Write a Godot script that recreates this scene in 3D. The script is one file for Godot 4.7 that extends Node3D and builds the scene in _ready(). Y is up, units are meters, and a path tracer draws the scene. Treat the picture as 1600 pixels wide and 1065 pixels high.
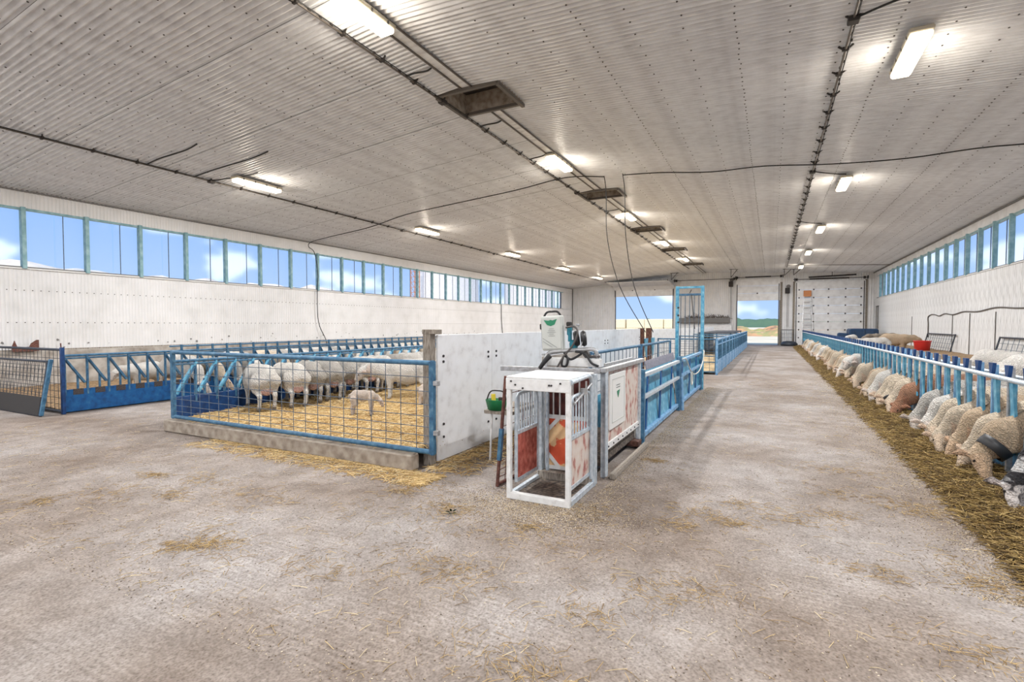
extends Node3D
# A sheep barn: a long clear-span shed, feed alley on the right, pens on the left, a weigh crate in the middle.
# World: the alley runs along -Z, the camera stands at (0, 1.5, 0) and looks 27 degrees to the left of the alley.

const LX := -15.5   # left wall
const RX := 6.2     # right wall
const BZ := -42.0   # back wall
const FZ := 9.0     # front wall, behind the camera
const RIDGE_X := -4.65
const RIDGE_Y := 5.55
const EAVE_L := 4.62
const EAVE_R := 5.06

var M := {}
var taken := {}
var rng := RandomNumberGenerator.new()


# ---------------------------------------------------------------- geometry collector
class G:
	var v := PackedVector3Array()
	var n := PackedVector3Array()
	var t := PackedVector2Array()
	var c := PackedColorArray()
	var ix := PackedInt32Array()
	var col := Color.WHITE

	func vert(p: Vector3, q: Vector3, uv := Vector2.ZERO) -> int:
		v.append(p)
		n.append(q)
		t.append(uv)
		c.append(col)
		return v.size() - 1

	func tri(a: int, b: int, d: int) -> void:   # a, b, d run counter-clockwise seen from the front
		ix.append(a)
		ix.append(d)
		ix.append(b)

	func quad(a: Vector3, b: Vector3, d: Vector3, e: Vector3) -> void:
		var q := (b - a).cross(d - a).normalized()
		var i := vert(a, q, Vector2(0, 1))
		vert(b, q, Vector2(1, 1))
		vert(d, q, Vector2(1, 0))
		vert(e, q, Vector2(0, 0))
		tri(i, i + 1, i + 2)
		tri(i, i + 2, i + 3)

	func box(at: Vector3, size: Vector3, b := Basis(), bev := 0.0) -> void:
		var h := size * 0.5
		var r := minf(bev, minf(h.x, minf(h.y, h.z)) * 0.6)
		if r <= 0.0:
			for k in 6:
				var ax := k >> 1
				var s := 1.0 if k & 1 else -1.0
				var u := Vector3.ZERO
				var w := Vector3.ZERO
				var q := Vector3.ZERO
				q[ax] = s
				u[(ax + 1) % 3] = h[(ax + 1) % 3] * s
				w[(ax + 2) % 3] = h[(ax + 2) % 3]
				var o := Vector3.ZERO
				o[ax] = h[ax] * s
				quad(at + b * (o - u - w), at + b * (o + u - w), at + b * (o + u + w), at + b * (o - u + w))
			return
		var i0 := v.size()
		for k in 8:
			var s := Vector3(1.0 if k & 1 else -1.0, 1.0 if k & 2 else -1.0, 1.0 if k & 4 else -1.0)
			for ax in 3:
				var p := s * (h - Vector3(r, r, r))
				p[ax] = s[ax] * h[ax]
				var q := Vector3.ZERO
				q[ax] = s[ax]
				vert(at + b * p, b * q)
		for ax in 3:
			var a1 := 1 << ((ax + 1) % 3)
			var a2 := 1 << ((ax + 2) % 3)
			for s in 2:
				var k0 := (1 << ax) * s
				var f := [k0, k0 + a1, k0 + a1 + a2, k0 + a2]
				if s == 0:
					f = [k0, k0 + a2, k0 + a1 + a2, k0 + a1]
				tri(i0 + f[0] * 3 + ax, i0 + f[1] * 3 + ax, i0 + f[2] * 3 + ax)
				tri(i0 + f[0] * 3 + ax, i0 + f[2] * 3 + ax, i0 + f[3] * 3 + ax)
			# edges running along ax, between the faces of the two other axes
			var x1 := (ax + 1) % 3
			var x2 := (ax + 2) % 3
			for s1 in 2:
				for s2 in 2:
					var ka := a1 * s1 + a2 * s2
					var kb := ka + (1 << ax)
					var p0 := i0 + ka * 3 + x1
					var p1 := i0 + kb * 3 + x1
					var p2 := i0 + kb * 3 + x2
					var p3 := i0 + ka * 3 + x2
					if (s1 == s2):
						tri(p0, p3, p2)
						tri(p0, p2, p1)
					else:
						tri(p0, p1, p2)
						tri(p0, p2, p3)
		for k in 8:
			var odd := ((k & 1) + ((k >> 1) & 1) + ((k >> 2) & 1)) & 1
			if odd:
				tri(i0 + k * 3, i0 + k * 3 + 1, i0 + k * 3 + 2)
			else:
				tri(i0 + k * 3, i0 + k * 3 + 2, i0 + k * 3 + 1)

	func span(lo: Vector3, hi: Vector3, bev := 0.0) -> void:
		box((lo + hi) * 0.5, (hi - lo).abs(), Basis(), bev)

	func bar(a: Vector3, b: Vector3, w: float, h: float, up := Vector3.UP, bev := 0.0) -> void:
		# a straight bar from a to b: w across, h along "up"
		var z := (b - a).normalized()
		var x := up.cross(z)
		if x.length() < 0.01:
			x = Vector3.RIGHT.cross(z)
		x = x.normalized()
		var y := z.cross(x)
		box((a + b) * 0.5, Vector3(w, h, a.distance_to(b)), Basis(x, y, z), bev)

	func tube(pts: PackedVector3Array, r: float, sides := 8, r2 := -1.0) -> void:
		var k := pts.size()
		var dir := (pts[1] - pts[0]).normalized()
		var x := dir.cross(Vector3.UP if absf(dir.y) < 0.9 else Vector3.RIGHT).normalized()
		var i0 := v.size()
		for i in k:
			var d := (pts[mini(i + 1, k - 1)] - pts[maxi(i - 1, 0)]).normalized()
			x = (x - d * x.dot(d)).normalized()
			var y := d.cross(x)
			var rr := r if r2 < 0.0 else lerpf(r, r2, float(i) / (k - 1))
			for s in sides:
				var a := TAU * s / sides
				var q := x * cos(a) + y * sin(a)
				vert(pts[i] + q * rr, q, Vector2(float(s) / sides, float(i)))
		for i in k - 1:
			for s in sides:
				var a := i0 + i * sides + s
				var b := i0 + i * sides + (s + 1) % sides
				tri(a, b, b + sides)
				tri(a, b + sides, a + sides)
		for e in 2:
			var at := pts[0] if e == 0 else pts[k - 1]
			var d := (pts[0] - pts[1]).normalized() if e == 0 else (pts[k - 1] - pts[k - 2]).normalized()
			var m := vert(at, d)
			var ring := []
			for s in sides:
				var src := i0 + (0 if e == 0 else (k - 1) * sides) + s
				ring.append(vert(v[src], d))
			for s in sides:
				if e == 0:
					tri(m, ring[(s + 1) % sides], ring[s])
				else:
					tri(m, ring[s], ring[(s + 1) % sides])

	func rod(a: Vector3, b: Vector3, r: float, sides := 6) -> void:
		tube(PackedVector3Array([a, b]), r, sides)

	func disc(at: Vector3, axis: Vector3, r: float, depth: float, sides := 12) -> void:
		tube(PackedVector3Array([at, at + axis * depth]), r, sides)

	func lathe(prof: PackedVector2Array, at := Vector3.ZERO, b := Basis(), sides := 20) -> void:
		# prof: (radius, height) from the bottom up, outside on the right
		var k := prof.size()
		var i0 := v.size()
		for i in k:
			var d := (prof[mini(i + 1, k - 1)] - prof[maxi(i - 1, 0)]).normalized()
			for s in sides:
				var a := TAU * s / sides
				vert(at + b * Vector3(cos(a) * prof[i].x, prof[i].y, sin(a) * prof[i].x), b * Vector3(cos(a) * d.y, -d.x, sin(a) * d.y))
		for i in k - 1:
			for s in sides:
				var a := i0 + i * sides + s
				var e := i0 + i * sides + (s + 1) % sides
				tri(a, a + sides, e + sides)
				tri(a, e + sides, e)

	func plate(outline: PackedVector2Array, at: Vector3, b: Basis, depth: float) -> void:
		# a flat outline in the plane of b.x, b.y, thickened along b.z
		var o := outline
		if Geometry2D.is_polygon_clockwise(o):
			o.reverse()
		var ids := Geometry2D.triangulate_polygon(o)
		for side in 2:
			var z := depth * 0.5 if side == 0 else -depth * 0.5
			var q := b.z if side == 0 else -b.z
			var i0 := v.size()
			for p in o:
				vert(at + b * Vector3(p.x, p.y, z), q, p)
			for i in range(0, ids.size(), 3):
				var p0 := o[ids[i]]
				var p1 := o[ids[i + 1]]
				var p2 := o[ids[i + 2]]
				var ccw := (p1 - p0).cross(p2 - p0) > 0.0
				if ccw == (side == 0):
					tri(i0 + ids[i], i0 + ids[i + 1], i0 + ids[i + 2])
				else:
					tri(i0 + ids[i], i0 + ids[i + 2], i0 + ids[i + 1])
		for i in o.size():
			var p := o[i]
			var r := o[(i + 1) % o.size()]
			quad(at + b * Vector3(p.x, p.y, -depth * 0.5), at + b * Vector3(r.x, r.y, -depth * 0.5), at + b * Vector3(r.x, r.y, depth * 0.5), at + b * Vector3(p.x, p.y, depth * 0.5))

	func mesh(colored := false) -> ArrayMesh:
		var a := []
		a.resize(Mesh.ARRAY_MAX)
		a[Mesh.ARRAY_VERTEX] = v
		a[Mesh.ARRAY_NORMAL] = n
		a[Mesh.ARRAY_TEX_UV] = t
		if colored:
			a[Mesh.ARRAY_COLOR] = c
		a[Mesh.ARRAY_INDEX] = ix
		var m := ArrayMesh.new()
		m.add_surface_from_arrays(Mesh.PRIMITIVE_TRIANGLES, a)
		return m


# rounds the corners of a polyline
func bent(pts: Array, r: float, steps := 4) -> PackedVector3Array:
	var out := PackedVector3Array([pts[0]])
	for i in range(1, pts.size() - 1):
		var p: Vector3 = pts[i]
		var a: Vector3 = (pts[i - 1] - p)
		var b: Vector3 = (pts[i + 1] - p)
		var q := minf(r, minf(a.length(), b.length()) * 0.49)
		a = a.normalized() * q
		b = b.normalized() * q
		for s in steps + 1:
			var f := float(s) / steps
			out.append(p + a * (1 - f) * (1 - f) + b * f * f)
	out.append(pts[-1])
	return out


# a hanging or wandering line through points
func smooth_line(pts: Array, each := 6) -> PackedVector3Array:
	var c := Curve3D.new()
	for i in pts.size():
		var d: Vector3 = (pts[mini(i + 1, pts.size() - 1)] - pts[maxi(i - 1, 0)]) / 6.0
		c.add_point(pts[i], -d, d)
	var out := PackedVector3Array()
	for i in pts.size() - 1:
		for s in each:
			out.append(c.sample(i, float(s) / each))
	out.append(pts[-1])
	return out


# ---------------------------------------------------------------- things, parts, the setting
func numbered(called: String) -> String:
	var k: int = taken.get(called, 0)
	taken[called] = k + 1
	return called if k == 0 else "%s_%03d" % [called, k]


func tag(o: Node, label: String, category: String, group := "") -> void:
	o.set_meta("label", label)
	o.set_meta("category", category)
	if group:
		o.set_meta("group", group)


func thing(called: String, label: String, category: String, at := Vector3.ZERO, turn := 0.0, group := "") -> Node3D:
	var o := Node3D.new()
	o.name = numbered(called)
	add_child(o)
	o.position = at
	o.rotation.y = turn
	tag(o, label, category, group)
	return o


func put(what, called: String, m: Material, parent: Node3D, at := Vector3.ZERO, b := Basis()) -> MeshInstance3D:
	var o := MeshInstance3D.new()
	o.mesh = what.mesh() if what is G else what
	o.material_override = m
	o.name = called
	parent.add_child(o, true)
	o.transform = Transform3D(b, at)
	return o


func setting(called: String, label: String, category: String) -> Node3D:
	var o := thing(called, label, category)
	o.set_meta("kind", "structure")
	return o


func bx(size: Vector3, bev := 0.0) -> ArrayMesh:
	var g := G.new()
	g.box(Vector3.ZERO, size, Basis(), bev)
	return g.mesh()


const ONES := ["", "first", "second", "third", "fourth", "fifth", "sixth", "seventh", "eighth", "ninth", "tenth", "eleventh", "twelfth", "thirteenth", "fourteenth", "fifteenth", "sixteenth", "seventeenth", "eighteenth", "nineteenth"]
const TENS := ["", "", "twent", "thirt", "fort", "fift", "sixt", "sevent", "eight", "ninet"]


func nth(k: int) -> String:
	if k < 20:
		return ONES[k]
	if k % 10 == 0:
		return TENS[k / 10] + "ieth"
	return TENS[k / 10] + "y-" + ONES[k % 10]


# ---------------------------------------------------------------- materials
func noise_tex(freq: float, sd: int, ramp: Array, size := 512, octaves := 5, as_normal := false, kind := FastNoiseLite.TYPE_SIMPLEX_SMOOTH) -> NoiseTexture2D:
	var f := FastNoiseLite.new()
	f.noise_type = kind
	f.seed = sd
	f.frequency = freq
	f.fractal_octaves = octaves
	var t := NoiseTexture2D.new()
	t.width = size
	t.height = size
	t.seamless = true
	t.noise = f
	if as_normal:
		t.as_normal_map = true
		t.bump_strength = 6.0
	elif ramp:
		var g := Gradient.new()
		var at := PackedFloat32Array()
		var tones := PackedColorArray()
		for r in ramp:
			at.append(r[0])
			tones.append(r[1])
		g.offsets = at
		g.colors = tones
		t.color_ramp = g
	return t


func flat(name_: String, c: Color, rough := 0.6, metal := 0.0) -> StandardMaterial3D:
	var m := StandardMaterial3D.new()
	m.resource_name = name_
	m.albedo_color = c
	m.roughness = rough
	m.metallic = metal
	M[name_] = m
	return m


# a material whose colour wanders between the ramp's colours; scale: repeats per metre
func mottled(name_: String, ramp: Array, scale: float, rough := 0.7, freq := 0.012, sd := 1, metal := 0.0, size := 512, world := true) -> StandardMaterial3D:
	var m := flat(name_, Color.WHITE, rough, metal)
	m.albedo_texture = noise_tex(freq, sd, ramp, size)
	m.uv1_triplanar = true
	m.uv1_world_triplanar = world
	m.uv1_scale = Vector3.ONE * scale
	return m


func c8(r: int, g: int, b: int) -> Color:
	return Color8(r, g, b)


func make_materials() -> void:
	# painted corrugated steel of the ceiling: dull white with grime
	var m := mottled("ceiling_steel", [[0.0, c8(184, 184, 186)], [0.3, c8(208, 209, 212)], [0.6, c8(222, 224, 227)], [1.0, c8(233, 235, 238)]], 0.16, 0.38, 0.03, 3)
	m.uv1_scale = Vector3(0.16, 0.3, 0.5)
	m = mottled("wall_steel", [[0.0, c8(214, 213, 211)], [0.4, c8(226, 225, 224)], [1.0, c8(235, 234, 234)]], 0.2, 0.45, 0.012, 5)
	# right wall: white lining boards with grey mould streaks running down
	m = mottled("wall_streaked", [[0.0, c8(140, 138, 136)], [0.32, c8(196, 195, 193)], [0.42, c8(222, 221, 220)], [1.0, c8(234, 234, 233)]], 0.3, 0.6, 0.02, 8)
	m.uv1_scale = Vector3(2.2, 0.16, 2.2)
	mottled("concrete_wall", [[0.0, c8(132, 124, 114)], [0.35, c8(158, 151, 142)], [0.6, c8(176, 170, 162)], [1.0, c8(194, 189, 182)]], 0.35, 0.9, 0.014, 9)
	mottled("concrete_curb", [[0.0, c8(120, 108, 96)], [0.5, c8(158, 146, 132)], [1.0, c8(184, 174, 160)]], 0.7, 0.9, 0.016, 10)
	mottled("blue_paint", [[0.0, c8(40, 72, 98)], [0.3, c8(50, 94, 126)], [0.6, c8(66, 112, 142)], [1.0, c8(104, 140, 162)]], 1.1, 0.45, 0.016, 11)
	mottled("bright_blue_paint", [[0.0, c8(8, 62, 108)], [0.4, c8(8, 80, 138)], [0.75, c8(20, 92, 148)], [1.0, c8(60, 114, 158)]], 0.9, 0.4, 0.016, 12)
	mottled("navy_paint", [[0.0, c8(10, 40, 80)], [0.5, c8(18, 60, 112)], [1.0, c8(30, 78, 132)]], 0.9, 0.45, 0.016, 13)
	mottled("sky_blue_paint", [[0.0, c8(50, 118, 148)], [0.35, c8(76, 148, 180)], [0.7, c8(110, 174, 198)], [1.0, c8(166, 204, 216)]], 1.0, 0.4, 0.014, 14)
	mottled("worn_blue_paint", [[0.0, c8(66, 112, 150)], [0.35, c8(110, 156, 196)], [0.7, c8(138, 178, 210)], [1.0, c8(176, 200, 220)]], 1.0, 0.5, 0.016, 15)
	mottled("teal_paint", [[0.0, c8(104, 146, 154)], [0.5, c8(132, 170, 176)], [1.0, c8(160, 192, 196)]], 0.5, 0.5, 0.016, 16)
	mottled("galvanised", [[0.0, c8(142, 140, 138)], [0.4, c8(172, 172, 172)], [1.0, c8(204, 205, 208)]], 1.6, 0.42, 0.02, 17, 0.55)
	mottled("pale_galvanised", [[0.0, c8(160, 172, 182)], [0.4, c8(190, 200, 208)], [1.0, c8(222, 228, 232)]], 1.6, 0.4, 0.02, 18, 0.3)
	mottled("white_paint_metal", [[0.0, c8(200, 198, 193)], [0.3, c8(220, 219, 216)], [1.0, c8(234, 234, 232)]], 1.1, 0.5, 0.02, 19)
	mottled("plywood_white", [[0.0, c8(212, 210, 209)], [0.22, c8(226, 225, 225)], [0.45, c8(233, 233, 233)], [1.0, c8(238, 238, 239)]], 0.8, 0.6, 0.012, 20)
	mottled("red_board", [[0.0, c8(128, 56, 46)], [0.4, c8(166, 82, 70)], [0.7, c8(184, 104, 90)], [1.0, c8(204, 138, 122)]], 1.6, 0.6, 0.014, 21)
	mottled("maroon_board", [[0.0, c8(60, 22, 20)], [0.5, c8(86, 36, 32)], [1.0, c8(112, 56, 48)]], 1.5, 0.6, 0.014, 22)
	mottled("orange_board", [[0.0, c8(206, 80, 48)], [0.44, c8(222, 98, 62)], [0.47, c8(236, 190, 140)], [0.7, c8(240, 202, 152)], [1.0, c8(226, 176, 124)]], 0.9, 0.6, 0.008, 27)
	mottled("peeling_board", [[0.0, c8(146, 82, 76)], [0.26, c8(172, 116, 106)], [0.36, c8(194, 160, 148)], [0.48, c8(206, 190, 178)], [1.0, c8(214, 206, 198)]], 1.2, 0.65, 0.02, 24)
	M.peeling_board.uv1_scale = Vector3(0.7, 0.5, 0.7)
	mottled("weathered_wood", [[0.0, c8(92, 82, 72)], [0.4, c8(136, 126, 114)], [1.0, c8(176, 168, 156)]], 1.2, 0.85, 0.02, 25)
	M.weathered_wood.uv1_scale = Vector3(4, 0.8, 4)
	mottled("brown_wood", [[0.0, c8(58, 36, 28)], [0.5, c8(90, 58, 46)], [1.0, c8(124, 90, 74)]], 1.6, 0.8, 0.02, 26)
	mottled("rust", [[0.0, c8(60, 38, 34)], [0.5, c8(104, 66, 56)], [1.0, c8(138, 98, 88)]], 2.0, 0.85, 0.02, 28)
	mottled("worn_patch", [[0.0, c8(48, 44, 46)], [0.5, c8(66, 60, 60)], [1.0, c8(92, 82, 78)]], 3.0, 0.8, 0.02, 29)
	mottled("grey_rubber", [[0.0, c8(108, 106, 116)], [0.5, c8(132, 130, 140)], [1.0, c8(158, 156, 164)]], 1.6, 0.8, 0.02, 30)
	mottled("dark_mat", [[0.0, c8(52, 46, 42)], [0.4, c8(78, 70, 64)], [0.7, c8(112, 100, 88)], [1.0, c8(150, 136, 116)]], 2.4, 0.85, 0.016, 31)
	mottled("dark_steel", [[0.0, c8(36, 40, 48)], [0.5, c8(54, 60, 70)], [1.0, c8(84, 86, 92)]], 2.0, 0.55, 0.02, 32, 0.2)
	mottled("wire_steel", [[0.0, c8(60, 72, 84)], [0.5, c8(96, 110, 124)], [1.0, c8(136, 148, 158)]], 3.0, 0.5, 0.02, 33, 0.3)
	mottled("door_panel", [[0.0, c8(216, 214, 212)], [0.5, c8(232, 231, 230)], [1.0, c8(242, 242, 241)]], 0.3, 0.45, 0.012, 34)
	mottled("dirt_ground", [[0.0, c8(164, 146, 124)], [0.5, c8(196, 180, 160)], [1.0, c8(222, 210, 194)]], 0.06, 0.95, 0.02, 35)
	mottled("field_ground", [[0.0, c8(196, 182, 150)], [0.5, c8(218, 206, 178)], [1.0, c8(232, 222, 200)]], 0.03, 0.95, 0.02, 36)
	mottled("orange_earth", [[0.0, c8(172, 124, 88)], [0.5, c8(200, 154, 114)], [0.56, c8(160, 160, 104)], [0.66, c8(148, 156, 98)], [0.72, c8(206, 168, 128)], [1.0, c8(220, 190, 156)]], 0.025, 0.95, 0.02, 37)
	mottled("leaves", [[0.0, c8(58, 84, 62)], [0.5, c8(84, 112, 84)], [1.0, c8(120, 142, 110)]], 0.3, 0.95, 0.03, 38)
	mottled("pale_heap", [[0.0, c8(150, 138, 122)], [0.3, c8(206, 196, 180)], [1.0, c8(232, 226, 214)]], 0.14, 0.95, 0.02, 39)
	mottled("bale_straw", [[0.0, c8(206, 190, 150)], [0.5, c8(232, 222, 192)], [1.0, c8(244, 238, 218)]], 0.6, 0.95, 0.03, 40)
	mottled("bin_steel", [[0.0, c8(220, 220, 218)], [1.0, c8(244, 244, 242)]], 0.4, 0.4, 0.02, 41, 0.1)
	mottled("straw_bed", [[0.0, c8(134, 112, 80)], [0.35, c8(174, 148, 110)], [0.65, c8(202, 178, 138)], [1.0, c8(222, 204, 168)]], 0.9, 0.95, 0.03, 42)
	mottled("dung_bed", [[0.0, c8(88, 72, 56)], [0.4, c8(128, 104, 78)], [0.7, c8(168, 138, 98)], [1.0, c8(196, 168, 122)]], 0.7, 0.95, 0.03, 43)
	mottled("hay_bed", [[0.0, c8(66, 50, 28)], [0.4, c8(98, 76, 44)], [0.7, c8(126, 102, 62)], [1.0, c8(152, 128, 84)]], 1.0, 0.95, 0.03, 44)
	flat("black_plastic", c8(34, 34, 36), 0.5)
	flat("black_rubber", c8(54, 52, 52), 0.8)
	flat("cable", c8(28, 27, 27), 0.6)
	flat("conduit", c8(92, 86, 80), 0.5, 0.3)
	flat("dark_fitting", c8(46, 42, 40), 0.7)
	flat("screw", c8(62, 56, 52), 0.6)
	flat("white_plastic", c8(228, 228, 224), 0.4)
	flat("case_grey", c8(196, 198, 192), 0.5)
	flat("green_print", c8(38, 128, 92), 0.5)
	flat("grey_print", c8(120, 124, 122), 0.6)
	flat("green_plastic", c8(26, 122, 72), 0.45)
	flat("yellow_plastic", c8(222, 196, 60), 0.5)
	flat("red_plastic", c8(196, 44, 40), 0.45)
	flat("teal_plastic", c8(34, 120, 138), 0.45)
	flat("orange_plastic", c8(196, 122, 62), 0.5)
	flat("navy_plastic", c8(26, 58, 92), 0.5)
	flat("rope", c8(220, 216, 204), 0.9)
	flat("eye", c8(30, 22, 18), 0.15)
	flat("twig", c8(84, 68, 58), 0.9)
	flat("hinge", c8(86, 82, 80), 0.5, 0.4)
	flat("grey_trim", c8(118, 116, 114), 0.6)
	flat("white_trim", c8(226, 226, 224), 0.5)
	flat("fixture_body", c8(176, 168, 152), 0.55)
	var glass := flat("window_pane", Color(0.97, 0.985, 1.0, 0.04), 0.02)
	glass.metallic_specular = 0.0
	glass.transparency = BaseMaterial3D.TRANSPARENCY_ALPHA
	var glow := flat("lamp_glow", c8(250, 246, 236), 0.5)
	glow.emission_enabled = true
	glow.emission = Color(1.0, 0.94, 0.82)
	glow.emission_energy_multiplier = 4.0
	for s in ["straw_tint", "wool"]:
		var w := flat(s, Color.WHITE, 0.95)
		w.vertex_color_use_as_albedo = true


# ---------------------------------------------------------------- the scene
func _ready() -> void:
	rng.seed = 7
	# camera
	var cam := Camera3D.new()
	cam.name = "camera"
	add_child(cam)
	cam.position = Vector3(0, 1.5, 0)
	cam.rotation_degrees = Vector3(-1.837, 26.984, 0)
	cam.fov = 67.63
	cam.near = 0.05
	cam.far = 900.0
	cam.current = true
	# sky
	var env := Environment.new()
	var sky := Sky.new()
	var air := ProceduralSkyMaterial.new()
	air.sky_top_color = c8(114, 170, 242)
	air.sky_horizon_color = c8(180, 208, 246)
	air.sky_curve = 0.12
	air.ground_horizon_color = c8(206, 196, 176)
	air.ground_bottom_color = c8(150, 138, 120)
	air.sun_angle_max = 1.0
	air.sky_cover = clouds()
	air.sky_energy_multiplier = 1.0
	sky.sky_material = air
	env.background_mode = Environment.BG_SKY
	env.sky = sky
	env.tonemap_mode = Environment.TONE_MAPPER_LINEAR
	env.tonemap_exposure = 1.16
	env.sdfgi_enabled = true
	env.ssao_enabled = true
	env.ssil_enabled = true
	var we := WorldEnvironment.new()
	we.name = "world"
	we.environment = env
	add_child(we)
	# sun, high behind the camera, over the roof
	var sun := DirectionalLight3D.new()
	sun.name = "sun"
	add_child(sun)
	sun.rotation_degrees = Vector3(-52, 20, 0)
	sun.light_energy = 1.3
	sun.light_color = Color(1.0, 0.96, 0.9)
	sun.light_angular_distance = 0.6
	sun.shadow_enabled = true

	make_materials()
	build_floor()
	build_ceiling()
	build_left_wall()
	build_right_wall()
	build_back_wall()
	build_front_wall()
	build_outside()
	build_all()


func clouds() -> ImageTexture:
	var f := FastNoiseLite.new()
	f.noise_type = FastNoiseLite.TYPE_SIMPLEX_SMOOTH
	f.seed = 21
	f.frequency = 6.5
	f.fractal_octaves = 5
	var w := 1024
	var h := 512
	var data := PackedByteArray()
	data.resize(w * h * 4)
	for y in h:
		var el := PI * (0.5 - (y + 0.5) / h)
		for x in w:
			var a := 0.0
			if el > 0.0:
				var az := TAU * (x + 0.5) / w
				var s := sin(el)
				var d := f.get_noise_3d(cos(az) * cos(el), s * 2.4, sin(az) * cos(el))
				a = smoothstep(0.16, 0.34, d + 0.1 - absf(s - 0.09) * 0.9) * smoothstep(0.0, 0.03, s)
			var i := (y * w + x) * 4
			data[i] = 255
			data[i + 1] = 252
			data[i + 2] = 248
			data[i + 3] = int(clampf(a, 0, 1) * 120.0)
	return ImageTexture.create_from_image(Image.create_from_data(w, h, false, Image.FORMAT_RGBA8, data))


# height field between (x0, z0) and (x1, z1)
func field(x0: float, x1: float, z0: float, z1: float, nx: int, nz: int, up: Callable) -> G:
	var g := G.new()
	for j in nz + 1:
		for i in nx + 1:
			var x := lerpf(x0, x1, float(i) / nx)
			var z := lerpf(z0, z1, float(j) / nz)
			var e := 0.02
			var y: float = up.call(x, z)
			var yx: float = up.call(x + e, z)
			var yz: float = up.call(x, z + e)
			g.vert(Vector3(x, y, z), Vector3(y - yx, e, y - yz).normalized(), Vector2(x, z))
	for j in nz:
		for i in nx:
			var a := j * (nx + 1) + i
			var b := a + 1
			var d := a + nx + 1
			if (x1 > x0) == (z1 > z0):
				g.tri(a, d, d + 1)
				g.tri(a, d + 1, b)
			else:
				g.tri(a, b, d + 1)
				g.tri(a, d + 1, d)
	return g


# a corrugated sheet in the plane x (across the ribs), y (along them), facing +z
func corrugated(w: float, h: float, pitch: float, amp: float, boxy := false) -> G:
	var g := G.new()
	var k := int(round(w / pitch))
	var prof := PackedVector2Array()
	for i in k:
		var x := w * i / k
		var p := w / k
		if boxy:
			for q in [[0.0, 0.0], [0.62, 0.0], [0.7, 1.0], [0.86, 1.0], [0.94, 0.0]]:
				prof.append(Vector2(x + p * q[0], amp * q[1]))
		else:
			for q in 6:
				prof.append(Vector2(x + p * q / 6.0, amp * sin(TAU * q / 6.0)))
	prof.append(Vector2(w, 0))
	var kk := prof.size()
	for i in kk:
		var d := (prof[mini(i + 1, kk - 1)] - prof[maxi(i - 1, 0)]).normalized()
		var q := Vector3(-d.y, 0, d.x)
		g.vert(Vector3(prof[i].x, 0, prof[i].y), q)
		g.vert(Vector3(prof[i].x, h, prof[i].y), q)
	for i in kk - 1:
		var a := i * 2
		g.tri(a, a + 2, a + 3)
		g.tri(a, a + 3, a + 1)
	return g


func scatter(called: String, m: Mesh, mat: Material, where: Array, tints: PackedColorArray, parent: Node3D = null) -> MultiMeshInstance3D:
	var mm := MultiMesh.new()
	mm.transform_format = MultiMesh.TRANSFORM_3D
	mm.use_colors = tints.size() > 0
	mm.mesh = m
	mm.instance_count = where.size()
	for i in where.size():
		mm.set_instance_transform(i, where[i])
		if tints.size():
			mm.set_instance_color(i, tints[i])
	var o := MultiMeshInstance3D.new()
	o.multimesh = mm
	o.material_override = mat
	if parent:
		o.name = called
		parent.add_child(o, true)
	else:
		o.name = numbered(called)
		add_child(o)
	o.set_meta("kind", "stuff")
	return o


func floor_image() -> Image:
	var side := 2048
	var big := noise_image(0.0032, 51, side, 5)
	var mid := noise_image(0.02, 52, side, 4)
	var fine := noise_image(0.16, 53, side, 2)
	var patch := noise_image(0.005, 54, side, 3)
	var data := PackedByteArray()
	data.resize(side * side * 3)
	var i := 0
	for y in side:
		var broom := sin(y * 1.35) * 0.5 + sin(y * 0.83 + 1.3) * 0.5
		for x in side:
			var b := big[i] / 255.0
			var m := mid[i] / 255.0
			var f := fine[i] / 255.0
			var p := patch[i] / 255.0
			var k := 0.46 + (b - 0.5) * 0.55 + (m - 0.5) * 0.34 + (f - 0.5) * 0.34
			# broom-brushed concrete shows where the dust is thin
			if p > 0.55:
				k += broom * 0.09 * minf((p - 0.55) * 8.0, 1.0) + 0.05 * minf((p - 0.55) * 8.0, 1.0)
			k = clampf(k, 0.0, 1.0)
			var o := i * 3
			var warm := (0.5 - b) * 8.0
			data[o] = int(106 + 96 * k + warm)
			data[o + 1] = int(94 + 98 * k)
			data[o + 2] = int(85 + 99 * k - warm)
			i += 1
	return Image.create_from_data(side, side, false, Image.FORMAT_RGB8, data)


func noise_image(freq: float, sd: int, side: int, octaves: int) -> PackedByteArray:
	var f := FastNoiseLite.new()
	f.noise_type = FastNoiseLite.TYPE_SIMPLEX_SMOOTH
	f.seed = sd
	f.frequency = freq
	f.fractal_octaves = octaves
	var im := f.get_seamless_image(side, side)
	im.convert(Image.FORMAT_L8)
	return im.get_data()


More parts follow.
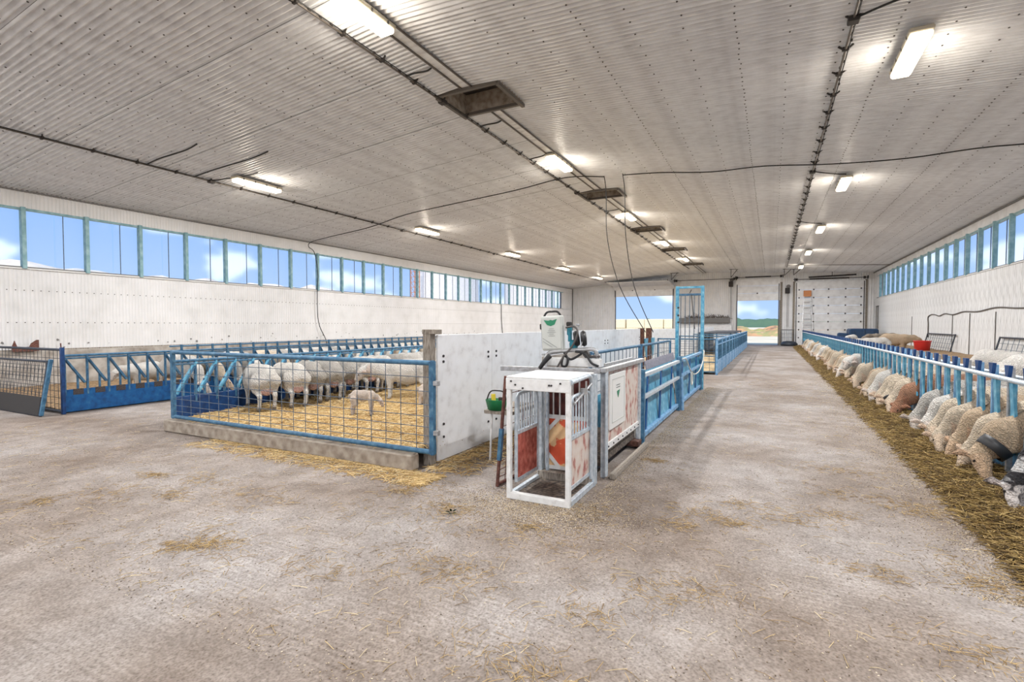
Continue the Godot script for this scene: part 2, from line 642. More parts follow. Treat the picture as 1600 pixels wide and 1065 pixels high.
func build_floor() -> void:
	var o := setting("floor", "dusty pale concrete floor of the feed alleys scattered with chaff", "floor")
	var m := flat("floor_concrete", Color.WHITE, 0.9)
	m.albedo_texture = ImageTexture.create_from_image(floor_image())
	m.uv1_triplanar = true
	m.uv1_world_triplanar = true
	m.uv1_scale = Vector3.ONE / 14.0
	m.uv1_offset = Vector3(0.31, 0, 0.12)
	# grit: a fine pattern multiplied over the coarse one
	m.detail_enabled = true
	m.detail_blend_mode = BaseMaterial3D.BLEND_MODE_MUL
	m.detail_uv_layer = BaseMaterial3D.DETAIL_UV_2
	m.detail_albedo = noise_tex(0.09, 62, [[0.0, c8(150, 146, 142)], [0.3, c8(214, 212, 210)], [0.6, c8(240, 240, 240)], [1.0, c8(255, 255, 255)]], 1024, 4)
	m.uv2_triplanar = true
	m.uv2_world_triplanar = true
	m.uv2_scale = Vector3.ONE / 1.7
	m.heightmap_enabled = true
	m.heightmap_texture = noise_tex(0.05, 61, [], 1024, 5)
	m.heightmap_scale = 1.6
	var g := G.new()
	g.span(Vector3(LX - 0.3, -0.3, FZ + 0.3), Vector3(RX + 0.3, 0.0, BZ - 1.2))
	put(g, "slab", m, o)


func ceil_y(x: float) -> float:
	return lerpf(EAVE_L, RIDGE_Y, (x - LX) / (RIDGE_X - LX)) if x < RIDGE_X else lerpf(RIDGE_Y, EAVE_R, (x - RIDGE_X) / (RX - RIDGE_X))


const VENTS := [-8.2, -15.0, -21.4, -28.4, -35.2]


func build_ceiling() -> void:
	var o := setting("ceiling", "dull white corrugated steel ceiling with rows of dark screws", "ceiling")
	var w := 0.9144
	var n := 56
	var lm := {}
	var vent_sheets := {}
	for vz in VENTS:
		vent_sheets[int(round((FZ - vz) / w - 0.5))] = true
	for side in 2:
		var ex := LX if side == 0 else RX
		var ey := EAVE_L if side == 0 else EAVE_R
		for short_ in 2:
			var rx := RIDGE_X + (-0.6 if side == 0 else 0.6) * short_
			var a := Vector3(ex, ey, 0)
			var b := Vector3(rx, ceil_y(rx), 0)
			lm[side * 2 + short_] = [corrugated(w, a.distance_to(b), w / 10.0, 0.022).mesh(), a, (b - a).normalized()]
		for i in n:
			var e: Array = lm[side * 2 + (1 if vent_sheets.has(i) else 0)]
			var along: Vector3 = e[2]
			var down := Vector3(0, 0, -1).cross(along)   # faces down
			if down.y > 0:
				down = -down
			# local x runs along z, local y up the slope, local z down
			var b := Basis(along.cross(down), along, down)
			var z0 := FZ - i * w
			var at: Vector3 = e[1] + Vector3(0, -0.007 * (i % 2), z0 if b.x.z < 0 else z0 - w)
			put(e[0], "ceiling_sheet", M.ceiling_steel, o, at, b)
	# roof deck above, closing the shed
	var g := G.new()
	var y2 := 0.42
	for side in 2:
		var ex := LX - 0.6 if side == 0 else RX + 0.6
		var ey := EAVE_L if side == 0 else EAVE_R
		g.bar(Vector3(ex, ey + y2, (FZ + BZ) / 2), Vector3(RIDGE_X, RIDGE_Y + y2 + 0.02, (FZ + BZ) / 2), FZ - BZ + 1.2, 0.1)
	put(g, "roof_deck", M.grey_trim, o)
	# ridge flashing: two dull rails beside a flat strip, interrupted by the vents
	var stops := [FZ]
	for vz in VENTS:
		var zc: float = FZ - (int(round((FZ - vz) / w - 0.5)) + 0.5) * w
		stops.append(zc + w / 2)
		stops.append(zc - w / 2)
	stops.append(BZ)
	for i in range(0, stops.size(), 2):
		var za: float = stops[i]
		var zb: float = stops[i + 1]
		g = G.new()
		g.span(Vector3(RIDGE_X - 0.09, RIDGE_Y - 0.035, za), Vector3(RIDGE_X + 0.09, RIDGE_Y - 0.012, zb))
		put(g, "ridge_strip", M.ceiling_steel, o)
		for s in [-0.1, 0.1]:
			g = G.new()
			g.bar(Vector3(RIDGE_X + s, RIDGE_Y - 0.05, za), Vector3(RIDGE_X + s, RIDGE_Y - 0.05, zb), 0.022, 0.026)
			put(g, "ridge_rail", M.conduit, o)
	# screws in rows on the purlins
	g = G.new()
	g.disc(Vector3.ZERO, Vector3.DOWN, 0.012, 0.008, 6)
	var where := []
	var x := LX + 0.4
	var row := 0
	while x < RX - 0.2:
		var z := FZ - 0.1 - (0.1 if row % 2 else 0.0)
		var step := 0.1524 if row % 3 == 0 else 0.3048
		while z > BZ:
			if absf(x - RIDGE_X) > 0.7:
				where.append(Transform3D(Basis(), Vector3(x + rng.randf_range(-0.012, 0.012), ceil_y(x) - 0.02, z)))
			z -= step
		x += 0.61
		row += 1
	scatter("screws", g.mesh(), M.screw, where, PackedColorArray(), o)
	# vent shafts
	for k in VENTS.size():
		var i := int(round((FZ - VENTS[k]) / w - 0.5))
		var z := FZ - (i + 0.5) * w
		var t := thing("ceiling_vent", "square open vent shaft in the ceiling ridge, %s from the camera" % nth(k + 1), "vent", Vector3(RIDGE_X, RIDGE_Y - 0.03, z), 0, "ridge vents")
		var f := G.new()
		var sx := 0.6
		var sz := w / 2
		for s in [-1, 1]:
			f.span(Vector3(sx * s - 0.03, -0.10, -sz - 0.03), Vector3(sx * s + 0.03, -0.04, sz + 0.03))
			f.span(Vector3(-sx, -0.06, sz * s - 0.03), Vector3(sx, -0.005, sz * s + 0.03))
		put(f, "frame", M.conduit, t)
		f = G.new()
		for s in [-1, 1]:
			f.span(Vector3(sx * s - 0.01, -0.05, -sz), Vector3(sx * s + 0.01, 0.37, sz))
			f.span(Vector3(-sx, -0.05, sz * s - 0.01), Vector3(sx, 0.37, sz * s + 0.01))
		put(f, "shaft", M.concrete_curb, t)
		f = G.new()
		f.span(Vector3(-sx, 0.34, -sz), Vector3(sx, 0.37, sz))
		put(f, "cap", M.dark_fitting, t)


func window_row(x: float, side: int, y0: float, y1: float, z_first: float, step: float, count: int, start: int, word: String) -> int:
	# one glazed bay after another between square posts; "side" is +1 where the room lies towards +x
	var n := start
	var post := bx(Vector3(0.13, y1 - y0 + 0.04, 0.085), 0.006)
	var pane := bx(Vector3(0.006, y1 - y0 - 0.02, step / 2 - 0.05))
	var seam := bx(Vector3(0.025, y1 - y0, 0.012))
	var rail := bx(Vector3(0.1, 0.05, step))
	for k in count:
		n += 1
		var z := z_first - step * k
		var o := setting("window_%d" % n, "clear bay of the high %s window band, %s bay from the back wall" % [word, nth(count - k)], "window")
		o.position = Vector3(x, (y0 + y1) / 2, z)
		put(post, "post", M.teal_paint, o, Vector3(0.02 * side, 0, 0))
		put(pane, "pane", M.window_pane, o, Vector3(-0.06 * side, 0, -step * 0.25 - 0.01))
		put(pane, "pane", M.window_pane, o, Vector3(-0.06 * side, 0, -step * 0.75 + 0.01))
		put(seam, "mullion", M.wire_steel, o, Vector3(-0.06 * side, 0, -step * 0.64 if word == "left" else -step * 0.5))
		put(rail, "head_rail", M.teal_paint, o, Vector3(-0.03 * side, (y1 - y0) / 2 - 0.02, -step / 2))
		put(rail, "sill_rail", M.grey_trim, o, Vector3(-0.03 * side, -(y1 - y0) / 2 + 0.005, -step / 2))
	return n


func build_left_wall() -> void:
	var o := setting("wall_left", "long white corrugated steel wall on a rough concrete footing, left side", "wall")
	var y0 := 0.89
	var y1 := 2.82
	var y2 := 4.2
	var g := G.new()
	g.span(Vector3(LX - 0.25, -0.2, FZ), Vector3(LX - 0.03, y1 - 0.02, BZ))
	g.span(Vector3(LX - 0.25, y2 + 0.02, FZ), Vector3(LX - 0.03, EAVE_L + 0.4, BZ))
	g.span(Vector3(LX - 0.25, y1 - 0.03, BZ + 2.3), Vector3(LX - 0.03, y2 + 0.03, BZ))
	put(g, "wall_core", M.grey_trim, o)
	g = G.new()
	g.span(Vector3(LX - 0.03, -0.2, FZ), Vector3(LX + 0.12, y0, BZ), 0.015)
	put(g, "footing", M.concrete_wall, o)
	g = G.new()
	g.span(Vector3(LX - 0.03, y0 - 0.01, FZ), Vector3(LX + 0.05, y0 + 0.03, BZ))
	put(g, "drip_trim", M.weathered_wood, o)
	g = G.new()
	g.span(Vector3(LX - 0.2, y1 - 0.03, FZ), Vector3(LX + 0.05, y1 + 0.0, BZ))
	put(g, "sill", M.white_trim, o)
	g = G.new()
	g.span(Vector3(LX, EAVE_L - 0.05, FZ), Vector3(LX + 0.04, EAVE_L - 0.02, BZ))
	put(g, "eave_trim", M.grey_trim, o)
	var w := 0.9144
	var low := corrugated(w, y1 - y0 - 0.05, w / 12, 0.018, true).mesh()
	var high := corrugated(w, EAVE_L - y2, w / 12, 0.018, true).mesh()
	var full := corrugated(w, y2 - y1, w / 12, 0.018, true).mesh()
	var b := Basis(Vector3(0, 0, -1), Vector3.UP, Vector3(1, 0, 0))
	for i in 56:
		var z := FZ - i * w
		put(low, "wall_sheet", M.wall_steel, o, Vector3(LX + 0.001 * (i % 2), y0 + 0.02, z), b)
		put(high, "header_sheet", M.wall_steel, o, Vector3(LX, y2 + 0.0, z), b)
		if z - w < BZ + 2.3:
			put(full, "wall_sheet", M.wall_steel, o, Vector3(LX, y1 - 0.01, z), b)
	# screw rows
	var s := G.new()
	s.disc(Vector3.ZERO, Vector3.RIGHT, 0.011, 0.01, 6)
	var where := []
	for y in [1.55, 2.3]:
		var z := FZ - 0.1
		while z > BZ:
			where.append(Transform3D(Basis(), Vector3(LX + 0.004, y, z)))
			z -= 0.1524
	scatter("screws", s.mesh(), M.screw, where, PackedColorArray(), o)
	window_row(LX, 1, y1, y2, -5.43 + 1.2275 * 11, 1.2275, 39, 0, "left")


func build_right_wall() -> void:
	var o := setting("wall_right", "white lined right wall streaked with grey mould", "wall")
	var y1 := 3.27
	var y2 := 4.7
	var g := G.new()
	g.span(Vector3(RX + 0.03, -0.2, FZ), Vector3(RX + 0.25, y1 - 0.02, BZ))
	g.span(Vector3(RX + 0.03, y2 + 0.02, FZ), Vector3(RX + 0.25, EAVE_R + 0.4, BZ))
	g.span(Vector3(RX + 0.03, y1 - 0.03, BZ + 2.05), Vector3(RX + 0.25, y2 + 0.03, BZ))
	put(g, "wall_core", M.grey_trim, o)
	var w := 1.2192
	var n := int(ceil((FZ - BZ) / w))
	for i in n:
		var z0 := FZ - i * w
		var z1 := maxf(BZ, z0 - w + 0.012)
		g = G.new()
		g.span(Vector3(RX - 0.015, 0.0, z0), Vector3(RX + 0.03, y1 - 0.02, z1), 0.004)
		put(g, "lining_panel", M.wall_streaked, o)
		g = G.new()
		g.span(Vector3(RX - 0.015, y2 + 0.01, z0), Vector3(RX + 0.03, EAVE_R, z1), 0.004)
		put(g, "header_panel", M.door_panel, o)
	g = G.new()
	g.span(Vector3(RX - 0.02, y1 - 0.03, BZ + 2.05), Vector3(RX + 0.03, y2 + 0.03, BZ), 0.004)
	put(g, "corner_panel", M.door_panel, o)
	g = G.new()
	g.span(Vector3(RX - 0.05, y1 - 0.035, FZ), Vector3(RX + 0.2, y1 - 0.005, BZ + 2.05))
	put(g, "sill", M.white_trim, o)
	g = G.new()
	g.bar(Vector3(RX - 0.05, EAVE_R - 0.05, FZ), Vector3(RX - 0.05, EAVE_R - 0.05, BZ), 0.05, 0.04)
	put(g, "eave_trim", M.grey_trim, o)
	window_row(RX, -1, y1, y2, -19.8 + 1.2425 * 22, 1.2425, 39, 39, "right")


func sheet_panel(parent: Node3D, x0: float, x1: float, y0: float, y1: float, z: float, called := "wall_sheet") -> void:
	var n := maxi(1, int(round((x1 - x0) / 0.914)))
	var w := (x1 - x0) / n
	var m := corrugated(w, y1 - y0, w / 6.0 if w > 0.5 else w / 3.0, 0.03, true).mesh()
	for i in n:
		put(m, called, M.wall_steel, parent, Vector3(x0 + i * w, y0, z + 0.001 * (i % 2)))


# a sectional overhead door: panel after panel along a path of (y, z) points
func sectional_door(o: Node3D, x0: float, x1: float, panels: Array, hinges: Array) -> void:
	for p in panels:
		var a := Vector3((x0 + x1) / 2, p[0], p[1])
		var b := Vector3((x0 + x1) / 2, p[2], p[3])
		var g := G.new()
		var d := (b - a).normalized() * 0.0008
		g.bar(a + d, b - d, x1 - x0, 0.05, Vector3(0, 0, 1) if absf(b.y - a.y) > absf(b.z - a.z) else Vector3.UP, 0.006)
		put(g, "door_section", M.door_panel, o)
	for q in hinges:
		var g := G.new()
		g.box(Vector3(q[0], q[1], q[2]), Vector3(0.09, 0.1, 0.05), Basis(), 0.01)
		put(g, "hinge", M.hinge, o)


func build_back_wall() -> void:
	var o := setting("wall_back", "white ribbed far end wall with three tall overhead doorways", "wall")
	var z := BZ
	var top := RIDGE_Y + 0.35
	var g := G.new()
	for r in [[LX - 0.2, -11.75, -0.2, top], [-6.85, -2.45, -0.2, top], [0.6, 1.45, -0.2, top], [5.75, RX + 0.2, -0.2, top], [-11.75, -6.85, 4.62, top], [-2.45, 0.6, 4.6, top], [1.45, 5.75, 4.56, top]]:
		g.span(Vector3(r[0], r[2], z - 0.25), Vector3(r[1], r[3], z - 0.02))
	put(g, "wall_core", M.white_trim, o)
	sheet_panel(o, LX, -11.75, 0, 4.7, z)
	sheet_panel(o, -6.85, -2.45, 0, 5.6, z)
	sheet_panel(o, 0.6, 1.45, 0, 5.3, z)
	sheet_panel(o, 5.75, RX, 0, 5.06, z)
	sheet_panel(o, -11.75, -6.85, 4.62, 5.4, z)
	sheet_panel(o, -2.45, 0.6, 4.6, 5.5, z)
	sheet_panel(o, 1.45, 5.75, 4.56, 5.25, z)
	g = G.new()
	g.rod(Vector3(LX + 0.06, 0, z + 0.06), Vector3(LX + 0.06, 4.7, z + 0.06), 0.03)
	put(g, "corner_trim", M.grey_trim, o)
	# jambs and tracks
	for x in [-11.75, -6.85, -2.45, 0.6, 1.45, 5.75]:
		g = G.new()
		g.span(Vector3(x - 0.09, 0, z - 0.2), Vector3(x + 0.09, 4.6, z + 0.05), 0.01)
		put(g, "door_jamb", M.weathered_wood if x > 0 else M.white_trim, o)
	for x in [-11.62, -6.98, -2.32, 0.47, 1.58, 5.62]:
		g = G.new()
		g.span(Vector3(x - 0.03, 0, z + 0.05), Vector3(x + 0.03, 4.5, z + 0.13))
		put(g, "door_track", M.hinge, o)
	# raised doors
	var d1 := setting("door_1", "white sectional overhead door raised above the left far doorway", "door")
	sectional_door(d1, -11.7, -6.9, [[3.8, z + 0.09, 4.32, z + 0.09], [4.33, z + 0.1, 4.62, z + 0.5], [4.62, z + 0.52, 4.68, z + 1.05], [4.68, z + 1.07, 4.72, z + 1.6], [4.72, z + 1.62, 4.76, z + 2.15], [4.76, z + 2.17, 4.8, z + 2.7]], [[-10.2, 4.32, z + 0.13], [-8.4, 4.32, z + 0.13]])
	g = G.new()
	for x in [-11.66, -6.94]:
		g.tube(bent([Vector3(x, 3.8, z + 0.14), Vector3(x, 4.6, z + 0.14), Vector3(x, 4.84, z + 3.0)], 0.35), 0.03, 6)
	put(g, "door_track", M.hinge, d1)
	var d2 := setting("door_2", "white sectional overhead door half raised at the end of the alley", "door")
	sectional_door(d2, -2.4, 0.55, [[3.28, z + 0.09, 3.82, z + 0.09], [3.83, z + 0.09, 4.37, z + 0.09], [4.38, z + 0.09, 4.9, z + 0.09]], [[-0.95, 3.82, z + 0.13]])
	var d3 := setting("door_3", "closed white sectional overhead door with columns of dark hinges", "door")
	var pan := []
	var hin := []
	for i in 8:
		pan.append([i * 0.57, z + 0.09, i * 0.57 + 0.56, z + 0.09])
		if i > 0:
			for hx in [1.75, 2.65, 3.55, 4.55, 5.45]:
				hin.append([hx, i * 0.57, z + 0.13])
	sectional_door(d3, 1.5, 5.7, pan, hin)
	# spring shafts over the doors
	for r in [[-6.95, -2.3, 4.95, "left"], [-2.5, 0.75, 5.02, "alley"], [1.35, 5.85, 4.72, "closed right"]]:
		var t := thing("door_spring_shaft", "dark steel spring shaft above the %s far doorway" % ("middle wall beside the left" if r[3] == "left" else r[3]), "door hardware", Vector3((r[0] + r[1]) / 2, r[2], z + 0.3))
		var hw: float = (r[1] - r[0]) / 2
		g = G.new()
		g.rod(Vector3(-hw, 0, 0), Vector3(hw, 0, 0), 0.02, 8)
		put(g, "shaft", M.dark_fitting, t)
		if r[3] != "left":
			g = G.new()
			g.rod(Vector3(-hw * 0.55, 0, 0), Vector3(hw * 0.5, 0, 0), 0.045, 10)
			put(g, "spring", M.dark_fitting, t)
		for s in [-1, 1]:
			g = G.new()
			g.disc(Vector3(hw * s * 0.96, 0, 0), Vector3(0.05, 0, 0), 0.12, 1.0, 14)
			put(g, "cable_drum", M.dark_fitting, t)
			g = G.new()
			g.box(Vector3(hw * s * 0.9, 0, -0.12), Vector3(0.12, 0.16, 0.22), Basis(), 0.01)
			put(g, "bearing_plate", M.dark_fitting, t)
	# hanger frames at the door tops
	for x in [-6.7, -2.6, 0.75, 1.3]:
		var t := thing("track_hanger", "dark angle-iron track hanger below the ceiling, %s at the far end" % {-6.7: "beside the left doorway", -2.6: "left of the alley doorway", 0.75: "right of the alley doorway", 1.3: "left of the closed door"}[x], "door hardware", Vector3(x, 4.85, z + 2.6))
		g = G.new()
		var cy := ceil_y(x) - 4.85
		g.rod(Vector3(0, 0, 0), Vector3(0, cy, 0), 0.02)
		g.rod(Vector3(0, 0, 0), Vector3(0.45, cy, 0), 0.02)
		g.rod(Vector3(-0.1, cy - 0.03, 0), Vector3(0.55, cy - 0.03, 0), 0.02)
		put(g, "bracket", M.dark_fitting, t)
	# openers with chains
	for q in [[-2.75, 4.55, "on the middle wall"], [1.02, 3.95, "on the pillar beside the closed door"]]:
		var t := thing("door_opener", "dark chain hoist opener %s" % q[2], "door opener", Vector3(q[0], q[1], z + 0.2))
		put(bx(Vector3(0.3, 0.4, 0.24), 0.03), "housing", M.dark_fitting, t)
		g = G.new()
		g.disc(Vector3(0.05, 0.3, -0.05), Vector3(0, 0, 0.08), 0.14, 1.0, 14)
		put(g, "sprocket", M.hinge, t)
		g = G.new()
		g.rod(Vector3(0.06, -0.2, 0), Vector3(0.06, -2.6, 0), 0.012)
		g.rod(Vector3(-0.02, -0.2, 0), Vector3(-0.02, -2.6, 0), 0.012)
		put(g, "chain", M.hinge, t)


func build_front_wall() -> void:
	var o := setting("wall_front", "white ribbed near end wall with three raised overhead doors, behind the viewer", "wall")
	var z := FZ
	var top := RIDGE_Y + 0.35
	var g := G.new()
	for r in [[LX - 0.2, -12.0, -0.2, top], [-7.0, -2.45, -0.2, top], [1.45, 2.0, -0.2, top], [5.75, RX + 0.2, -0.2, top], [-12.0, -7.0, 4.0, top], [-2.45, 1.45, 4.0, top], [2.0, 5.75, 4.0, top]]:
		g.span(Vector3(r[0], r[2], z), Vector3(r[1], r[3], z + 0.25))
	put(g, "wall_core", M.wall_steel, o)


func build_outside() -> void:
	var o := setting("ground_outside", "pale bare yard and fields outside the barn", "ground")
	var g := G.new()
	g.span(Vector3(-260, -0.6, 60), Vector3(260, -0.12, -420))
	put(g, "yard", M.dirt_ground, o)
	g = G.new()
	g.span(Vector3(-260, -0.5, -92), Vector3(260, -0.02, -420))
	put(g, "stubble_field", M.field_ground, o)
	g = G.new()
	g.bar(Vector3(-0.9, -0.07, BZ - 1.2), Vector3(-0.9, -0.09, BZ - 40), 7.0, 0.1)
	put(g, "drive", M.field_ground, o)
	var nz := FastNoiseLite.new()
	nz.seed = 4
	nz.frequency = 0.06
	# dirt mound beyond the alley door
	var t := thing("dirt_mound", "orange earth mound with green weeds seen through the alley doorway", "mound", Vector3(-1.5, -0.12, -78))
	put(field(-14, 14, 4, -4, 56, 16, func(x, z): return maxf(0.0, (1.25 + nz.get_noise_2d(x * 4.0, 3.0) * 0.7 + nz.get_noise_2d(x * 14.0, z * 14.0) * 0.35) * (1.0 - z * z / 16.0) * clampf((14.0 - absf(x)) / 4.0, 0, 1))), "soil", M.orange_earth, t)
	# low wooded ridge far away
	t = thing("wooded_hill", "low blue-green wooded hill on the horizon behind the alley doorway", "hill", Vector3(0, 0, -330))
	put(field(-190, 120, 20, -20, 160, 6, func(x, z): return maxf(0.0, (4.6 + nz.get_noise_2d(x * 0.5, 9.0) * 2.2 + nz.get_noise_2d(x * 3.5, z) * 1.0) * (1.0 - z * z / 400.0))), "slope", M.leaves, t)
	# stacked bales beyond the left far doorway
	var bale := bx(Vector3(2.3, 1.15, 1.2), 0.06)
	var k := 0
	for r in 2:
		for i in 9:
			if r == 1 and i in [1]:
				continue
			k += 1
			var b := MeshInstance3D.new()
			b.mesh = bale
			b.material_override = M.bale_straw
			b.name = numbered("straw_bale")
			add_child(b)
			b.position = Vector3(-27.5 + i * 2.38 + rng.randf_range(-0.04, 0.04), 0.47 + 1.16 * r, -66 + rng.randf_range(-0.2, 0.2))
			tag(b, "pale square straw bale outside the left far doorway, %s row, %s from the left" % ["bottom" if r == 0 else "top", nth(i + 1)], "bale", "stacked bales outside")
	# pale heap beyond the left windows
	t = thing("covered_heap", "long pale heap outside, just above the left window sills", "heap", Vector3(-30, -0.12, -14))
	put(field(-4, 4, 20, -14, 16, 70, func(x, z): return maxf(0.0, (4.25 + nz.get_noise_2d(z * 5.0, 1.0) * 0.45 + nz.get_noise_2d(x * 12.0, z * 14.0) * 0.15) * (1.0 - x * x / 16.0))), "cover", M.pale_heap, t)
	# grain bins
	for q in [[-31.0, -45.5, 3.4, 9.0, "near white grain bin with a caged ladder beyond the left windows"], [-25.0, -53.5, 2.9, 8.0, "far white grain bin beyond the left windows"]]:
		t = thing("grain_bin", q[4], "grain bin", Vector3(q[0], -0.12, q[1]))
		g = G.new()
		var prof := PackedVector2Array()
		for i in 60:
			prof.append(Vector2(q[2] + 0.02 * (i % 2), q[3] * i / 59.0))
		g.lathe(prof, Vector3.ZERO, Basis(), 36)
		put(g, "wall_rings", M.bin_steel, t)
		g = G.new()
		g.lathe(PackedVector2Array([Vector2(q[2] + 0.1, q[3]), Vector2(0.4, q[3] + 1.6), Vector2(0.0, q[3] + 1.62)]), Vector3.ZERO, Basis(), 36)
		put(g, "cone_roof", M.bin_steel, t)
	t = thing("bin_ladder", "tan caged ladder tower beside the white grain bin", "ladder", Vector3(-31.4, -0.12, -40.6))
	g = G.new()
	for x in [-0.3, 0.3]:
		for z in [-0.3, 0.3]:
			g.rod(Vector3(x, 0, z), Vector3(x, 9, z), 0.04)
	put(g, "rails", M.orange_plastic, t)
	g = G.new()
	for i in 18:
		for s in [-0.3, 0.3]:
			g.rod(Vector3(-0.3, 0.5 * i + 0.3, s), Vector3(0.3, 0.5 * i + 0.3, s), 0.025)
			g.rod(Vector3(s, 0.5 * i + 0.3, -0.3), Vector3(s, 0.5 * i + 0.8, 0.3), 0.02)
	put(g, "rungs", M.orange_plastic, t)


# ---------------------------------------------------------------- sheep
class Field:
	# distances on a grid; tapered bones are joined smoothly and meshed as surface nets
	var o: Vector3
	var h: float
	var nx: int
	var ny: int
	var nz: int
	var d := PackedFloat32Array()

	func _init(lo: Vector3, hi: Vector3, cell: float) -> void:
		o = lo
		h = cell
		nx = int(ceil((hi.x - lo.x) / cell)) + 1
		ny = int(ceil((hi.y - lo.y) / cell)) + 1
		nz = int(ceil((hi.z - lo.z) / cell)) + 1
		d.resize(nx * ny * nz)
		d.fill(0.2)

	func bone(a: Vector3, b: Vector3, ra: float, rb: float, k := 0.03, squash := 1.0) -> void:
		var m := maxf(ra, rb) + k + h * 2.5
		var lo := (Vector3(minf(a.x, b.x) - m, minf(a.y, b.y) - m, minf(a.z, b.z) - m * squash) - o) / h
		var hi := (Vector3(maxf(a.x, b.x) + m, maxf(a.y, b.y) + m, maxf(a.z, b.z) + m * squash) - o) / h
		var ab := b - a
		ab.z /= squash
		var l2 := maxf(ab.length_squared(), 1e-9)
		for z in range(maxi(0, int(lo.z)), mini(nz - 1, int(hi.z) + 1) + 1):
			for y in range(maxi(0, int(lo.y)), mini(ny - 1, int(hi.y) + 1) + 1):
				var i := (z * ny + y) * nx
				for x in range(maxi(0, int(lo.x)), mini(nx - 1, int(hi.x) + 1) + 1):
					var p := Vector3(o.x + x * h, o.y + y * h, o.z + z * h) - a
					p.z /= squash
					var t := clampf(p.dot(ab) / l2, 0.0, 1.0)
					var e := (p - ab * t).length() - (ra + (rb - ra) * t)
					var f := d[i + x]
					var q := maxf(k - absf(e - f), 0.0) / k
					d[i + x] = minf(e, f) - q * q * k * 0.25

	func at(p: Vector3) -> float:
		var q := (p - o) / h
		var x := clampi(int(q.x), 0, nx - 2)
		var y := clampi(int(q.y), 0, ny - 2)
		var z := clampi(int(q.z), 0, nz - 2)
		q -= Vector3(x, y, z)
		var i := (z * ny + y) * nx + x
		var sy := nx
		var sz := nx * ny
		return lerpf(lerpf(lerpf(d[i], d[i + 1], q.x), lerpf(d[i + sy], d[i + sy + 1], q.x), q.y), lerpf(lerpf(d[i + sz], d[i + sz + 1], q.x), lerpf(d[i + sz + sy], d[i + sz + sy + 1], q.x), q.y), q.z)

	func mesh(tint: Callable) -> ArrayMesh:
		var g := G.new()
		var id := PackedInt32Array()
		id.resize(nx * ny * nz)
		id.fill(-1)
		var sy := nx
		var sz := nx * ny
		var off := [0, 1, sy, sy + 1, sz, sz + 1, sz + sy, sz + sy + 1]
		var far := h * 2.2
		for z in nz - 1:
			for y in ny - 1:
				var i := (z * ny + y) * nx
				for x in nx - 1:
					if absf(d[i + x]) > far:
						continue
					var c := i + x
					var mask := 0
					for k in 8:
						if d[c + off[k]] < 0.0:
							mask |= 1 << k
					if mask == 0 or mask == 255:
						continue
					var s := Vector3.ZERO
					var n := 0
					for e in [[0, 1], [2, 3], [4, 5], [6, 7], [0, 2], [1, 3], [4, 6], [5, 7], [0, 4], [1, 5], [2, 6], [3, 7]]:
						var a: int = e[0]
						var b: int = e[1]
						if ((mask >> a) ^ (mask >> b)) & 1:
							var da := d[c + off[a]]
							var db := d[c + off[b]]
							var t := da / (da - db)
							s += Vector3(a & 1, (a >> 1) & 1, a >> 2).lerp(Vector3(b & 1, (b >> 1) & 1, b >> 2), t)
							n += 1
					var p := o + (Vector3(x, y, z) + s / n) * h
					var q := Vector3(at(p + Vector3(h, 0, 0)) - at(p - Vector3(h, 0, 0)), at(p + Vector3(0, h, 0)) - at(p - Vector3(0, h, 0)), at(p + Vector3(0, 0, h)) - at(p - Vector3(0, 0, h))).normalized()
					g.col = tint.call(p)
					id[c] = g.vert(p, q)
		for z in range(1, nz - 1):
			for y in range(1, ny - 1):
				var i := (z * ny + y) * nx
				for x in range(1, nx - 1):
					var c := i + x
					if absf(d[c]) > far:
						continue
					var inside := d[c] < 0.0
					for ax in 3:
						var st: int = [1, sy, sz][ax]
						if (d[c + st] < 0.0) == inside:
							continue
						var u: int = [sy, sz, 1][ax]
						var w: int = [sz, 1, sy][ax]
						var a := id[c - u - w]
						var b := id[c - w]
						var e := id[c]
						var f := id[c - u]
						if a < 0 or b < 0 or e < 0 or f < 0:
							continue
						if inside:
							g.tri(a, b, e)
							g.tri(a, e, f)
						else:
							g.tri(a, e, b)
							g.tri(a, f, e)
		return g.mesh(true)


var sheep_shapes := {}


